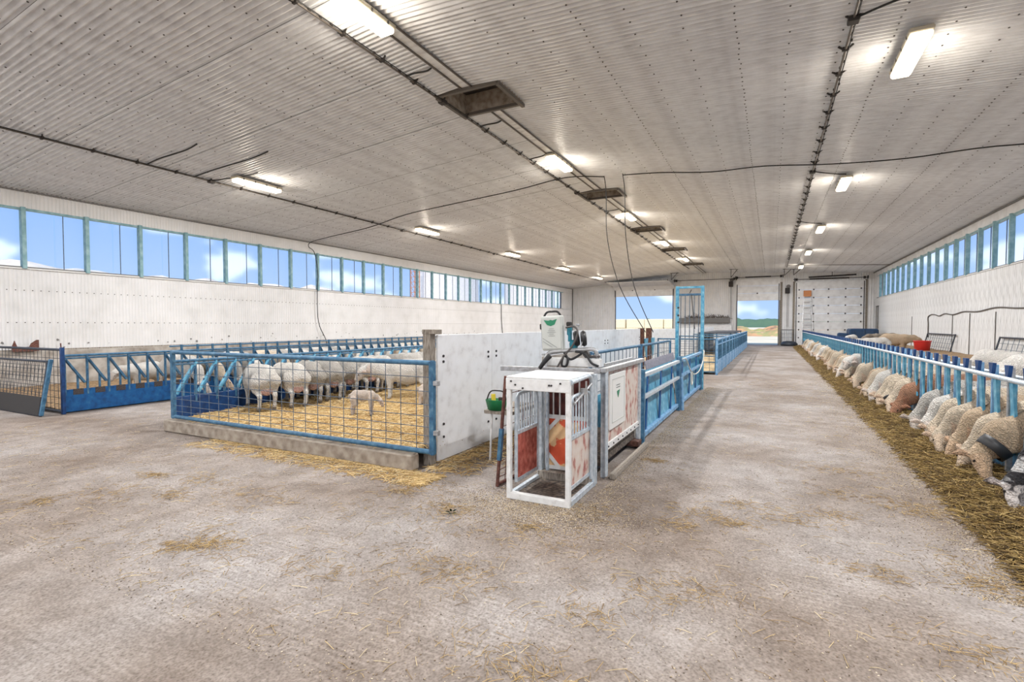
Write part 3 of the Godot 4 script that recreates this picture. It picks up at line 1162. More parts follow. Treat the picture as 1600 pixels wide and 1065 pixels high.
# pose: where the neck, poll and muzzle go (the animal faces -x, hooves on y = 0)
func sheep_shape(pose: String) -> Dictionary:
	if sheep_shapes.has(pose):
		return sheep_shapes[pose]
	var neck := Vector3(-0.6, 0.41, 0.0)
	var poll := Vector3(-0.79, 0.21, 0.03)
	var nose := Vector3(-0.83, -0.01, 0.22)
	var pied := false
	match pose:
		"feed_turned":
			neck = Vector3(-0.6, 0.43, 0.03)
			poll = Vector3(-0.77, 0.25, 0.08)
			nose = Vector3(-0.74, 0.03, 0.27)
		"feed_away":
			neck = Vector3(-0.59, 0.41, -0.03)
			poll = Vector3(-0.76, 0.2, -0.03)
			nose = Vector3(-0.88, -0.03, 0.06)
		"raised":
			neck = Vector3(-0.66, 0.56, 0.02)
			poll = Vector3(-0.84, 0.5, 0.07)
			nose = Vector3(-0.93, 0.33, 0.17)
		"stand":
			neck = Vector3(-0.58, 0.72, 0.0)
			poll = Vector3(-0.68, 0.86, 0.0)
			nose = Vector3(-0.88, 0.76, 0.03)
		"walk":
			neck = Vector3(-0.62, 0.56, 0.0)
			poll = Vector3(-0.8, 0.52, 0.02)
			nose = Vector3(-0.92, 0.34, 0.05)
		"lamb":
			neck = Vector3(-0.52, 0.52, 0.0)
			poll = Vector3(-0.66, 0.42, 0.02)
			nose = Vector3(-0.77, 0.25, 0.03)
	var top := maxf(0.86, poll.y + 0.16)
	var f := Field.new(Vector3(-1.06, -0.1, -0.34), Vector3(0.66, top, 0.34), 0.0145)
	# trunk
	var young := pose == "lamb"
	var b := 0.68 if young else 1.0
	var lift := 0.06 if young else 0.0
	f.bone(Vector3(0.3, 0.52 + lift, 0), Vector3(0.0, 0.5 + lift, 0), 0.2 * b, 0.225 * b, 0.06, 0.92)
	f.bone(Vector3(0.0, 0.5 + lift, 0), Vector3(-0.32, 0.52 + lift, 0), 0.225 * b, 0.185 * b, 0.06, 0.9)
	f.bone(Vector3(0.26, 0.58 + lift * 0.3, 0), Vector3(0.43, 0.5 + lift, 0), 0.16 * b, 0.11 * b, 0.06, 1.1)
	# neck
	if young:
		f.bone(Vector3(-0.32, 0.56, 0), neck, 0.12, 0.085, 0.06, 0.85)
		f.bone(neck, poll + (neck - poll).normalized() * 0.05, 0.085, 0.08, 0.05, 0.9)
	elif pose == "walk" or pose == "stand":
		f.bone(Vector3(-0.34, 0.53, 0), neck, 0.18, 0.13, 0.07, 0.75)
		f.bone(neck, poll + (neck - poll).normalized() * 0.05, 0.13, 0.09, 0.06, 0.8)
	else:
		f.bone(Vector3(-0.34, 0.52, 0), neck, 0.19, 0.145, 0.07, 0.68)
		f.bone(neck, poll + (neck - poll).normalized() * 0.05, 0.145, 0.09, 0.06, 0.72)
	# head: skull, muzzle, jaw
	var fwd := (nose - poll).normalized()
	var sidew := fwd.cross(Vector3(0, 1, 0)).normalized()
	var crown := sidew.cross(fwd)
	f.bone(poll, poll + fwd * 0.09, 0.078, 0.066, 0.025, 0.95)
	f.bone(poll + fwd * 0.07, nose - fwd * 0.035, 0.062, 0.041, 0.025, 0.9)
	f.bone(poll + fwd * 0.06 + crown * 0.035, nose - fwd * 0.05 + crown * 0.016, 0.036, 0.026, 0.02)
	f.bone(poll + fwd * 0.08 - crown * 0.035, poll + fwd * 0.15 - crown * 0.03, 0.045, 0.03, 0.02)
	for s in [-1.0, 1.0]:
		var root: Vector3 = poll + sidew * 0.07 * s + fwd * 0.01
		f.bone(root, root + sidew * 0.06 * s - fwd * 0.03 - crown * 0.01, 0.018, 0.03, 0.015)
		f.bone(root + sidew * 0.06 * s - fwd * 0.03 - crown * 0.01, root + sidew * 0.11 * s - fwd * 0.04 - crown * 0.05, 0.03, 0.009, 0.012)
		# forelegs
		var x0 := -0.3
		f.bone(Vector3(x0, 0.42, 0.1 * s), Vector3(x0 - 0.02, 0.3, 0.1 * s), 0.085, 0.05, 0.05)
		f.bone(Vector3(x0 - 0.02, 0.3, 0.1 * s), Vector3(x0 - 0.01, 0.09, 0.1 * s), 0.042, 0.027, 0.02)
		f.bone(Vector3(x0 - 0.01, 0.09, 0.1 * s), Vector3(x0 - 0.03, 0.02, 0.1 * s), 0.029, 0.036, 0.02)
		# hind legs: thigh, stifle, hock, cannon
		f.bone(Vector3(0.34, 0.46, 0.12 * s), Vector3(0.29, 0.34, 0.13 * s), 0.125, 0.075, 0.05)
		f.bone(Vector3(0.29, 0.34, 0.13 * s), Vector3(0.42, 0.24, 0.12 * s), 0.068, 0.036, 0.03)
		f.bone(Vector3(0.42, 0.24, 0.12 * s), Vector3(0.395, 0.08, 0.12 * s), 0.036, 0.026, 0.015)
		f.bone(Vector3(0.395, 0.08, 0.12 * s), Vector3(0.37, 0.02, 0.12 * s), 0.028, 0.036, 0.02)
	if pose != "lamb" and pose != "stand":
		f.bone(Vector3(0.3, 0.32, 0), Vector3(0.38, 0.31, 0), 0.09, 0.075, 0.03)
	if young:
		for s in [-1.0, 1.0]:
			f.bone(Vector3(-0.3, 0.5, 0.1 * s), Vector3(-0.31, 0.06, 0.1 * s), 0.07, 0.045, 0.03)
			f.bone(Vector3(0.36, 0.44, 0.12 * s), Vector3(0.39, 0.06, 0.12 * s), 0.07, 0.045, 0.03)
			f.bone(poll + sidew * 0.06 * s, poll + sidew * 0.16 * s - crown * 0.03, 0.03, 0.03, 0.02)
	# docked tail
	f.bone(Vector3(0.52, 0.58, 0), Vector3(0.555, 0.5, 0), 0.035, 0.028, 0.03)
	var nz := FastNoiseLite.new()
	nz.seed = 5
	nz.frequency = 5.0
	var tint := func(p: Vector3) -> Color:
		var k := clampf(0.92 + nz.get_noise_3dv(p * 0.55) * 0.3 + nz.get_noise_3dv(p * 3.0) * 0.12, 0.5, 1.05)
		var along := (p - poll).dot(fwd)
		if along > 0.02 and p.distance_to(poll) < 0.34:
			if along > 0.19:
				return Color(0.72, 0.66, 0.62)
			return Color(0.95 * k, 0.88 * k, 0.84 * k)
		if p.distance_to(poll) < 0.2 and absf((p - poll).dot(sidew)) > 0.085:
			return Color(0.92, 0.8, 0.75)
		if p.y < 0.045:
			return Color(0.28, 0.24, 0.2)
		if p.distance_to(Vector3(0.37, 0.29, 0)) < 0.095 and absf(p.z) < 0.09 and pose != "lamb" and pose != "stand":
			return Color(1.0, 0.66, 0.62)
		return Color(k, k, k * 0.99)
	var e := G.new()
	for s in [-1.0, 1.0]:
		pass
	var out := {"mesh": f.mesh(tint), "eyes": [], "poll": poll, "neck": neck, "fwd": fwd}
	for s in [-1.0, 1.0]:
		out.eyes.append(poll + fwd * 0.085 + sidew * 0.066 * s - crown * -0.03)
	sheep_shapes[pose] = out
	return out


func fleece_image() -> Image:
	var side := 512
	var a := noise_image(0.02, 71, side, 4)
	var b := noise_image(0.09, 72, side, 3)
	var data := PackedByteArray()
	data.resize(side * side)
	for y in side:
		for x in side:
			var i := y * side + x
			var u := float(x) / side
			var v := float(y) / side
			var ph := TAU * (4.0 * u - 3.0 * v) * 4.0 + (a[i] / 255.0 - 0.5) * 9.0
			data[i] = int(clampf(0.5 + 0.34 * sin(ph) * (0.4 + a[i] / 255.0) + (b[i] / 255.0 - 0.5) * 0.5, 0, 1) * 255)
	return Image.create_from_data(side, side, false, Image.FORMAT_L8, data)


func sheep(pose: String, tone: String, label: String, group: String, at: Vector3, turn := 0.0, size := Vector3.ONE, called := "sheep") -> Node3D:
	var s := sheep_shape(pose)
	var t := thing(called, label, "lamb" if called == "lamb" else "sheep", at, turn, group)
	var root := put(s.mesh, "body", M["wool_" + tone], t)
	root.scale = size
	for e in s.eyes:
		var o := put(eye_mesh, "eye", M.eye, root, e)
		o.scale = Vector3.ONE
	return t


var eye_mesh: ArrayMesh


func make_sheep_materials() -> void:
	var fleece := ImageTexture.create_from_image(fleece_image())
	for q in [["white", c8(238, 232, 224)], ["cream", c8(226, 208, 184)], ["tan", c8(212, 186, 156)], ["grey", c8(196, 190, 182)], ["dark", c8(150, 138, 124)], ["red", c8(172, 126, 98)], ["lamb", c8(228, 212, 198)]]:
		var m := flat("wool_" + q[0], q[1], 0.95)
		m.vertex_color_use_as_albedo = true
		m.heightmap_enabled = true
		m.heightmap_texture = fleece
		m.heightmap_scale = 4.0 if q[0] != "lamb" else 2.0
		m.uv1_triplanar = true
		m.uv1_scale = Vector3.ONE * 2.0
		m.rim_enabled = true
		m.rim = 0.3
	var pied := mottled("wool_pied", [[0.0, c8(40, 38, 40)], [0.47, c8(46, 44, 46)], [0.5, c8(228, 226, 224)], [1.0, c8(238, 236, 234)]], 1.4, 0.95, 0.006, 91, 0.0, 256, false)
	pied.vertex_color_use_as_albedo = true
	pied.heightmap_enabled = true
	pied.heightmap_texture = M.wool_cream.heightmap_texture
	pied.heightmap_scale = 3.0
	var g := G.new()
	g.lathe(PackedVector2Array([Vector2(0, -0.011), Vector2(0.008, -0.008), Vector2(0.011, 0), Vector2(0.008, 0.008), Vector2(0, 0.011)]), Vector3.ZERO, Basis(), 10)
	eye_mesh = g.mesh()


func build_sheep() -> void:
	make_sheep_materials()
	# right barrier: one neck after another through the feed barrier
	var g1 := "sheep eating hay at the right feed barrier"
	var skip := [7, 8, 17, 18, 22, 31, 39, 46, 53, 60, 67]
	var tones := ["cream", "tan", "cream", "tan", "cream", "cream", "white", "red", "cream", "cream", "tan", "cream", "cream", "white", "cream", "tan"]
	var r := RandomNumberGenerator.new()
	r.seed = 11
	var n := 0
	for k in range(0, 74):
		if k in skip:
			continue
		n += 1
		var z := -6.16 - 0.39 * k + r.randf_range(-0.03, 0.03)
		var pose: String = ["feed", "feed_away", "feed", "feed", "feed_turned"][r.randi() % 5]
		var tone: String = tones[n % tones.size()]
		var label := "cream sheep eating hay, %s along the right barrier from the near end" % nth(n)
		if k == 0:
			pose = "feed_turned"
			label = "nearest sheep at the right barrier, tan wool with a wide black collar"
			tone = "tan"
		elif k == 11:
			pose = "feed_turned"
			label = "white-faced sheep with a black head strap turned out from the right barrier"
			tone = "cream"
		elif k == 9:
			tone = "red"
			label = "rusty brown sheep eating hay in the right feed row"
		elif k == 23:
			pose = "raised"
			tone = "white"
			label = "white sheep raising its face above the right feed row"
		elif tone == "tan":
			label = "tan sheep eating hay, %s along the right barrier from the near end" % nth(n)
		elif tone == "white":
			label = "whitish sheep eating hay, %s along the right barrier from the near end" % nth(n)
		elif tone == "red":
			tone = "grey"
			label = "greyish sheep eating hay, %s along the right barrier from the near end" % nth(n)
		var t := sheep(pose, tone, label, g1, Vector3(2.53 + r.randf_range(-0.05, 0.07), 0.04, z), r.randf_range(-0.08, 0.08), Vector3(1, 1.0, 0.82) * r.randf_range(0.97, 1.06))
		if k == 0 or k == 11:
			var s: Dictionary = sheep_shapes[pose]
			var cg := G.new()
			var c: Vector3 = (s.neck as Vector3).lerp(s.poll, 0.55) if k == 0 else (s.poll as Vector3) + s.fwd * 0.03
			var ax: Vector3 = ((s.poll as Vector3) - s.neck).normalized() if k == 0 else s.fwd
			var rr := 0.128 if k == 0 else 0.088
			var wide := 0.045 if k == 0 else 0.018
			var sw := ax.cross(Vector3.UP).normalized()
			var bb := Basis(sw.cross(ax) * -1.0, ax, sw * 0.84)
			cg.lathe(PackedVector2Array([Vector2(rr - 0.02, -wide), Vector2(rr + 0.012, -wide), Vector2(rr + 0.006, 0), Vector2(rr, wide), Vector2(rr - 0.02, wide)]), c, bb, 22)
			put(cg, "collar", M.black_plastic, t)
	# a black and white one beside the collared ewe
	var pied := sheep("feed", "pied", "black and white sheep cut off by the right edge beside the collared ewe", g1, Vector3(2.5, 0.04, -5.36), 0.06, Vector3(1, 1.0, 0.85))
	# standing sheep in the right pen
	var g2 := "sheep standing in the right pen"
	sheep("walk", "dark", "grey-brown sheep standing by the right wall, the one farther from the camera", g2, Vector3(4.75, 0.3, -29.0), 0.2, Vector3.ONE * 1.1)
	sheep("walk", "tan", "tan sheep standing by the right wall beside the red tub", g2, Vector3(4.8, 0.3, -27.3), 2.6, Vector3.ONE * 1.1)
	sheep("walk", "white", "white sheep standing behind the feeding row in the near right pen", g2, Vector3(3.9, 0.22, -12.9), 1.9, Vector3.ONE * 1.08)
	sheep("walk", "white", "white sheep behind the barrier at the right edge of the frame", g2, Vector3(3.75, 0.22, -10.6), 2.4, Vector3.ONE * 1.1)
	sheep("walk", "white", "white sheep standing in front of the dark blue tank", g2, Vector3(3.7, 0.22, -24.5), 0.4, Vector3.ONE * 1.05)
	sheep("walk", "white", "white sheep far back in the right pen near the closed door", g2, Vector3(3.6, 0.22, -30.5), 1.2, Vector3.ONE * 1.05)
	# centre pen: rumps towards the camera, heads through the pen's far barrier
	var g3 := "sheep feeding in the middle pen"
	var spots := [[-7.14, -5.29, "white", "white sheep with a pink udder, nearest in the middle pen, rump to the camera"], [-7.0, -5.72, "white", "second white sheep in the middle pen counting from the blue trough"], [-7.02, -6.12, "grey", "grey dirty-flanked sheep, third in the middle pen row"], [-7.0, -6.5, "grey", "grey sheep, fourth in the middle pen row"], [-7.02, -6.95, "grey", "greyish sheep, fifth in the middle pen row"], [-7.06, -7.5, "white", "sheep behind the lamb, sixth in the middle pen row"], [-7.1, -7.95, "white", "seventh sheep in the middle pen row"], [-7.08, -8.45, "grey", "eighth sheep in the middle pen row"], [-7.1, -8.95, "white", "ninth sheep in the middle pen row"], [-7.08, -9.5, "white", "tenth sheep in the middle pen row"], [-7.1, -10.0, "white", "eleventh sheep in the middle pen row"]]
	for q in spots:
		sheep("feed", q[2], q[3], g3, Vector3(q[0], 0.2, q[1]), -0.4 + r.randf_range(-0.12, 0.12), Vector3(1, 1.0, 0.98) * 0.93)
	sheep("walk", "white", "white sheep standing sideways behind the lamb, head to the left", g3, Vector3(-5.75, 0.18, -7.2), 0.62, Vector3.ONE * 0.97)
	sheep("walk", "white", "pale sheep standing close to the white partition in the middle pen", g3, Vector3(-5.3, 0.2, -8.7), 0.9, Vector3.ONE * 1.0)
	sheep("walk", "white", "white-backed sheep standing deep in the middle pen", g3, Vector3(-6.0, 0.2, -10.3), -0.3, Vector3.ONE * 1.05)
	sheep("lamb", "lamb", "pale pink lamb walking over the straw in the middle pen", "lambs", Vector3(-5.26, 0.18, -5.57), PI + 0.47, Vector3(0.38, 0.52, 0.36), "lamb")
	sheep("lamb", "lamb", "small lamb half hidden by the gate's right upright", "lambs", Vector3(-4.95, 0.18, -6.8), PI + 0.3, Vector3(0.44, 0.48, 0.4), "lamb")
	# left pen: faces through the barrier towards the alley
	var g4 := "sheep feeding at the left barrier"
	n = 0
	for k in range(0, 22):
		if k in [0, 5, 13]:
			continue
		n += 1
		var z := -5.95 - 0.42 * k
		sheep(["feed", "feed_away", "feed_turned"][r.randi() % 3], ["white", "grey", "white", "cream"][r.randi() % 4], "sheep with its head through the left barrier, %s from the camera" % nth(n), g4, Vector3(-11.1, 0.1, z), PI + r.randf_range(-0.1, 0.1), Vector3(1, 1.05, 1.0))
	sheep("walk", "white", "white sheep low behind the near end of the left barrier", g4, Vector3(-12.3, 0.05, -6.3), 1.8, Vector3.ONE * 0.85)


# ---------------------------------------------------------------- feed barriers and gates
# headlock barrier along z; slope: +1 where the slanted bars run down towards the camera
func feed_barrier(label: String, x: float, z0: float, z1: float, period: float, slope: float, board: Material, y0: float, y_board: float, tall_from: float) -> void:
	var t := thing("feed_barrier", label, "feed barrier", Vector3(x, 0, z0))
	var n := int((z0 - z1) / period)
	var post := bx(Vector3(0.04, 0.98 - y_board + 0.1, 0.03), 0.004)
	var tall := bx(Vector3(0.04, 1.1 - y_board + 0.1, 0.035), 0.004)
	var low := bx(Vector3(0.03, 0.24, 0.028), 0.003)
	var g := G.new()
	g.bar(Vector3(0, 0.95, -0.01 * slope), Vector3(0.0, 0.5, 0.28 * slope), 0.035, 0.055, Vector3.RIGHT, 0.004)
	var slant := g.mesh()
	g = G.new()
	g.bar(Vector3(0.03, 0.9, 0.02 * slope), Vector3(0.03, 0.56, 0.22 * slope), 0.02, 0.03, Vector3.RIGHT, 0.003)
	var lever := g.mesh()
	var patch := bx(Vector3(0.004, 0.1, 0.15), 0.001)
	for i in n + 1:
		var z := -i * period
		if z0 + z < tall_from:
			put(tall, "post", M.blue_paint, t, Vector3(0, (1.1 + y_board - 0.1) / 2, z))
		else:
			put(post, "post", M.blue_paint, t, Vector3(0, (0.98 + y_board - 0.1) / 2, z))
		if i == 0 and slope > 0:
			continue
		put(low, "stub_post", M.blue_paint, t, Vector3(0, y_board + 0.12, z + 0.18 * slope))
		put(slant, "slant_bar", M.blue_paint if slope < 0 else M.sky_blue_paint, t, Vector3(0, 0, z))
		if z0 + z > -12:
			put(lever, "lever", M.blue_paint, t, Vector3(0, 0, z))
			if slope < 0:
				put(patch, "worn_patch", M.worn_patch, t, Vector3(0.017, y_board - 0.045, z + 0.18 * slope))
	var len := n * period
	for q in [[0.975, 0.022], [0.93, 0.016]]:
		g = G.new()
		g.rod(Vector3(0, q[0], 0.02), Vector3(0, q[0], -len), q[1], 8)
		put(g, "top_rail", M.blue_paint, t)
	if tall_from > z1:
		g = G.new()
		g.rod(Vector3(-0.02, 1.07, minf(0.0, tall_from - z0)), Vector3(-0.02, 1.07, -len), 0.016, 8)
		put(g, "lock_rail", M.blue_paint, t)
	var sz := 0.0
	while sz > -len + 0.1:
		var e := maxf(sz - 2.56, -len)
		g = G.new()
		g.span(Vector3(-0.015, y0, sz), Vector3(0.015, y_board, e + 0.01), 0.004)
		put(g, "kick_board", board, t)
		sz -= 2.56


func right_barrier() -> void:
	var x := 2.0
	var z0 := -5.0
	var t := thing("feed_barrier", "long blue headlock feed barrier along the right of the alley", "feed barrier", Vector3(x, 0, z0))
	var p := 0.39
	var first := -6.35 + p * 3
	var g := G.new()
	g.box(Vector3(0, 0.55, 0), Vector3(0.05, 1.1, 0.035), Basis(), 0.004)
	var post := g.mesh()
	g = G.new()
	g.bar(Vector3(0, 0.98, 0), Vector3(0, 0.3, 0.0), 0.09, 0.02, Vector3.RIGHT, 0.003)
	var plate := g.mesh()
	g = G.new()
	g.bar(Vector3(-0.02, 0.97, 0), Vector3(-0.02, 0.42, 0.115), 0.075, 0.025, Vector3.RIGHT, 0.003)
	var slant := g.mesh()
	g = G.new()
	g.plate(PackedVector2Array([Vector2(-0.055, 1.12), Vector2(0.055, 1.12), Vector2(0.03, 1.03), Vector2(0.02, 1.01), Vector2(-0.02, 1.01), Vector2(-0.03, 1.03)]), Vector3(-0.02, 0, 0), Basis(Vector3(0, 0, 1), Vector3.UP, Vector3(-1, 0, 0)), 0.03)
	var bracket := g.mesh()
	g = G.new()
	g.box(Vector3(0.05, 1.0, 0), Vector3(0.05, 0.05, 0.06), Basis(), 0.01)
	var clamp := g.mesh()
	var n := 0
	while first - p * n > BZ + 0.8:
		var z := first - p * n - z0
		put(post, "post", M.worn_blue_paint if n % 3 else M.galvanised, t, Vector3(0.01, 0, z))
		put(plate, "blade", M.bright_blue_paint if n % 4 == 1 else M.sky_blue_paint, t, Vector3(0.01, 0, z + 0.07))
		put(slant, "slant_bar", M.sky_blue_paint, t, Vector3(0.0, 0, z + 0.12))
		put(bracket, "bracket", M.navy_paint, t, Vector3(0, 0, z + 0.03))
		if n < 40:
			put(clamp, "rail_clamp", M.galvanised, t, Vector3(0, 0, z + 0.16))
		n += 1
	var zl := first - p * (n - 1) - z0 - 0.1
	for q in [[-0.035, 0.99, 0.024], [0.07, 1.005, 0.02]]:
		g = G.new()
		g.rod(Vector3(q[0], q[1], 0.3), Vector3(q[0], q[1], zl), q[2], 8)
		put(g, "top_rail", M.pale_galvanised, t)
	var sz := 0.3
	while sz > zl:
		g = G.new()
		g.span(Vector3(0.03, 0.0, sz), Vector3(0.06, 0.34, maxf(sz - 3.12, zl) + 0.01), 0.004)
		put(g, "kick_board", M.blue_paint, t)
		sz -= 3.12


# a welded mesh gate in its own x-y plane, from (0, 0) to (w, h)
func mesh_gate(t: Node3D, w: float, h: float, r: float, cols: int, rows: Array, frame: Material, wire: Material, wr := 0.004, called := "frame") -> void:
	for q in [[Vector3(0, 0, 0), Vector3(w, 0, 0), "bottom_rail"], [Vector3(0, h, 0), Vector3(w, h, 0), "top_rail"], [Vector3(0, -r, 0), Vector3(0, h + r, 0), "upright"], [Vector3(w, -r, 0), Vector3(w, h + r, 0), "upright"]]:
		var g := G.new()
		g.rod(q[0], q[1], r, 10)
		put(g, q[2], frame, t)
	for i in range(1, cols):
		var g := G.new()
		g.rod(Vector3(w * i / cols, 0, 0), Vector3(w * i / cols, h, 0), wr, 5)
		put(g, "wire", wire, t)
	for y in rows:
		var g := G.new()
		g.rod(Vector3(0, h * y, 0.006), Vector3(w, h * y, 0.006), wr, 5)
		put(g, "wire", wire, t)


func build_pens() -> void:
	feed_barrier("blue slant-bar feed barrier with a bright blue kick board along the left alley", -10.6, -4.2, -20.0, 0.32, -1.0, M.bright_blue_paint, 0.02, 0.4, -5.9)
	feed_barrier("blue slant-bar barrier with a navy trough board on the far side of the middle pen", -7.6, -4.26, -20.0, 0.315, 1.0, M.navy_paint, 0.1, 0.46, -30.0)
	right_barrier()
	# middle pen gate on its kerb
	var t := thing("pen_kerb", "low concrete kerb under the middle pen gate", "kerb", Vector3(-7.6, 0, -4.18))
	var g := G.new()
	g.span(Vector3(0, 0, -0.07), Vector3(4.36, 0.17, 0.07), 0.02)
	put(g, "kerb_block", M.concrete_curb, t)
	t = thing("pen_gate", "wide blue pipe gate with welded wire mesh closing the middle pen", "gate", Vector3(-7.44, 0.215, -4.17))
	mesh_gate(t, 4.42, 0.9, 0.026, 22, [0.09, 0.18, 0.28, 0.4, 0.53, 0.68, 0.84], M.blue_paint, M.wire_steel, 0.0042)
	for s in [0, 1]:
		g = G.new()
		g.box(Vector3(4.42 * s, 0.45, 0), Vector3(0.06, 0.94, 0.05), Basis(), 0.006)
		put(g, "end_post", M.blue_paint, t)
	for y in [0.2, 0.7]:
		g = G.new()
		g.box(Vector3(4.47, y, 0), Vector3(0.06, 0.05, 0.05), Basis(), 0.006)
		put(g, "hinge", M.galvanised, t)
	# white partition panels and their end post
	t = thing("partition_post", "weathered wooden post at the near end of the white partition", "post", Vector3(-3.24, 0, -4.42))
	g = G.new()
	g.span(Vector3(-0.05, 0, -0.05), Vector3(0.05, 1.44, 0.05), 0.008)
	put(g, "post", M.weathered_wood, t)
	g = G.new()
	g.span(Vector3(-0.055, 1.4, -0.055), Vector3(0.13, 1.45, 0.055), 0.006)
	put(g, "cap", M.weathered_wood, t)
	var edges := [-4.47, -5.66, -8.1, -10.7, -13.9]
	for i in 4:
		t = thing("partition_panel", "white painted plywood partition panel, %s from the wooden end post" % nth(i + 1), "panel", Vector3(-3.18, 0, (edges[i] + edges[i + 1]) / 2), 0, "white partition panels")
		var hw: float = (edges[i] - edges[i + 1]) / 2 - 0.004
		g = G.new()
		g.span(Vector3(-0.012, 0.03, -hw), Vector3(0.012, 1.39, hw), 0.003)
		put(g, "board", M.plywood_white, t)
		for s in [-1, 1]:
			for y in [0.28, 0.42, 1.1, 1.16]:
				g = G.new()
				g.disc(Vector3(0.012, y, (hw - 0.1) * s), Vector3(0.012, 0, 0), 0.014, 1.0, 8)
				put(g, "bolt", M.dark_fitting, t)
		g = G.new()
		g.box(Vector3(-0.05, 0.7, -hw + 0.05), Vector3(0.07, 1.36, 0.09), Basis(), 0.005)
		put(g, "stud", M.weathered_wood, t)
	edges = [-15.6, -19.5, -24.0, -29.0, -34.0]
	for i in 4:
		t = thing("partition_panel", "white partition panel beyond the blue race, %s along" % nth(i + 1), "panel", Vector3(-3.2, 0, (edges[i] + edges[i + 1]) / 2), 0, "far white partition panels")
		var hw: float = (edges[i] - edges[i + 1]) / 2 - 0.01
		g = G.new()
		g.span(Vector3(-0.012, 0.03, -hw), Vector3(0.012, 1.36, hw), 0.003)
		put(g, "board", M.plywood_white, t)
		g = G.new()
		g.box(Vector3(-0.05, 0.68, hw - 0.06), Vector3(0.07, 1.34, 0.09), Basis(), 0.005)
		put(g, "stud", M.weathered_wood, t)
	for q in [[-14.25, "left"], [-15.15, "right"]]:
		t = thing("brown_post", "brown timber post standing in the gap of the white partition, the %s one" % q[0 + 1], "post", Vector3(-3.2, 0, q[0]))
		g = G.new()
		g.bar(Vector3(0, 0, 0), Vector3(0, 1.4, 0.12 if q[1] == "left" else 0.0), 0.09, 0.16, Vector3.RIGHT, 0.008)
		put(g, "timber", M.brown_wood, t)
		g = G.new()
		g.plate(PackedVector2Array([Vector2(-0.22, 1.12), Vector2(0.22, 1.12), Vector2(0.06, 0.6), Vector2(-0.06, 0.6)]), Vector3(0.12, 0, 0), Basis(Vector3(0, 0, -1), Vector3.UP, Vector3(1, 0, 0)), 0.02)
		put(g, "blue_gusset", M.sky_blue_paint, t)
	# left pen: two dark mesh gates leaning together at the near end
	t = thing("mesh_gate", "dark wire mesh gate with a navy upright closing the left pen", "gate", Vector3(-13.4, 0.04, -4.15))
	mesh_gate(t, 2.84, 1.04, 0.022, 20, [0.12, 0.22, 0.33, 0.45, 0.58, 0.72, 0.86], M.dark_steel, M.dark_steel, 0.004)
	g = G.new()
	g.box(Vector3(2.86, 0.52, 0), Vector3(0.06, 1.12, 0.05), Basis(), 0.005)
	put(g, "gate_post", M.navy_paint, t)
	t = thing("mesh_gate", "lower dark mesh gate with rubber apron leaning in front at the left edge", "gate", Vector3(-13.3, 0.02, -3.86))
	var lean := Basis(Vector3.RIGHT, -0.13)
	t.basis = lean
	mesh_gate(t, 2.72, 0.88, 0.02, 20, [0.1, 0.2, 0.3, 0.42, 0.55, 0.7, 0.85], M.dark_steel, M.dark_steel, 0.004)
	g = G.new()
	g.span(Vector3(0, 0.0, 0.012), Vector3(2.7, 0.3, 0.022))
	put(g, "rubber_apron", M.black_rubber, t)
	g = G.new()
	g.bar(Vector3(2.74, 0, 0), Vector3(2.82, 0.92, 0), 0.055, 0.05, Vector3.FORWARD, 0.005)
	put(g, "gate_post", M.blue_paint, t)
	# rusty broken pan on the footing
	t = thing("rusty_pan", "broken rusty brown pan resting on the left wall's footing", "scrap", Vector3(LX + 0.2, 0.885, -5.35))
	g = G.new()
	var pan := PackedVector2Array([Vector2(-0.24, 0), Vector2(-0.23, 0.13), Vector2(-0.19, 0.25), Vector2(-0.15, 0.12), Vector2(-0.1, 0.07), Vector2(0.06, 0.08), Vector2(0.1, 0.18), Vector2(0.2, 0.26), Vector2(0.24, 0.26), Vector2(0.24, 0)])
	g.plate(pan, Vector3.ZERO, Basis(Vector3(0, 0, -1), Vector3.UP, Vector3(1, 0, 0)), 0.03)
	put(g, "front_skin", M.rust, t)
	g = G.new()
	g.plate(PackedVector2Array([Vector2(-0.2, 0), Vector2(-0.18, 0.09), Vector2(0.18, 0.1), Vector2(0.2, 0)]), Vector3(-0.12, 0, 0), Basis(Vector3(0, 0, -1), Vector3.UP, Vector3(1, 0, 0)), 0.02)
	put(g, "back_skin", M.rust, t)
	g = G.new()
	g.span(Vector3(-0.12, 0, -0.2), Vector3(0, 0.03, 0.2))
	put(g, "pan_floor", M.rust, t)
	# far pens along the alley
	t = thing("pen_fence", "pale blue boarded pen fence along the left of the far alley", "fence", Vector3(-1.43, 0, -16.25))
	var zz := 0.0
	var k := 0
	while zz > -21.9:
		put(bx(Vector3(0.06, 1.08, 0.07), 0.006), "post", M.worn_blue_paint, t, Vector3(0, 0.54, zz))
		if zz > -20.0:
			g = G.new()
			g.span(Vector3(-0.012, 0.02, zz - 0.04), Vector3(0.012, 0.43, zz - 1.56), 0.004)
			put(g, "kick_board", M.worn_blue_paint, t)
			for s in 4:
				g = G.new()
				g.bar(Vector3(0, 1.02, zz - 0.2 - s * 0.38), Vector3(0, 0.44, zz - 0.42 - s * 0.38), 0.02, 0.05, Vector3.RIGHT, 0.003)
				put(g, "slant_bar", M.blue_paint, t)
		zz -= 1.6
		k += 1
	for y in [1.06, 0.9]:
		g = G.new()
		g.rod(Vector3(0, y, 0), Vector3(0, y, zz + 1.6), 0.024, 8)
		put(g, "rail", M.worn_blue_paint, t)
	t = thing("cross_gate", "blue mesh gate across the near end of the far pens", "gate", Vector3(-3.15, 0.08, -16.3))
	mesh_gate(t, 1.68, 0.98, 0.022, 10, [0.12, 0.25, 0.4, 0.55, 0.7, 0.85], M.blue_paint, M.wire_steel, 0.005)
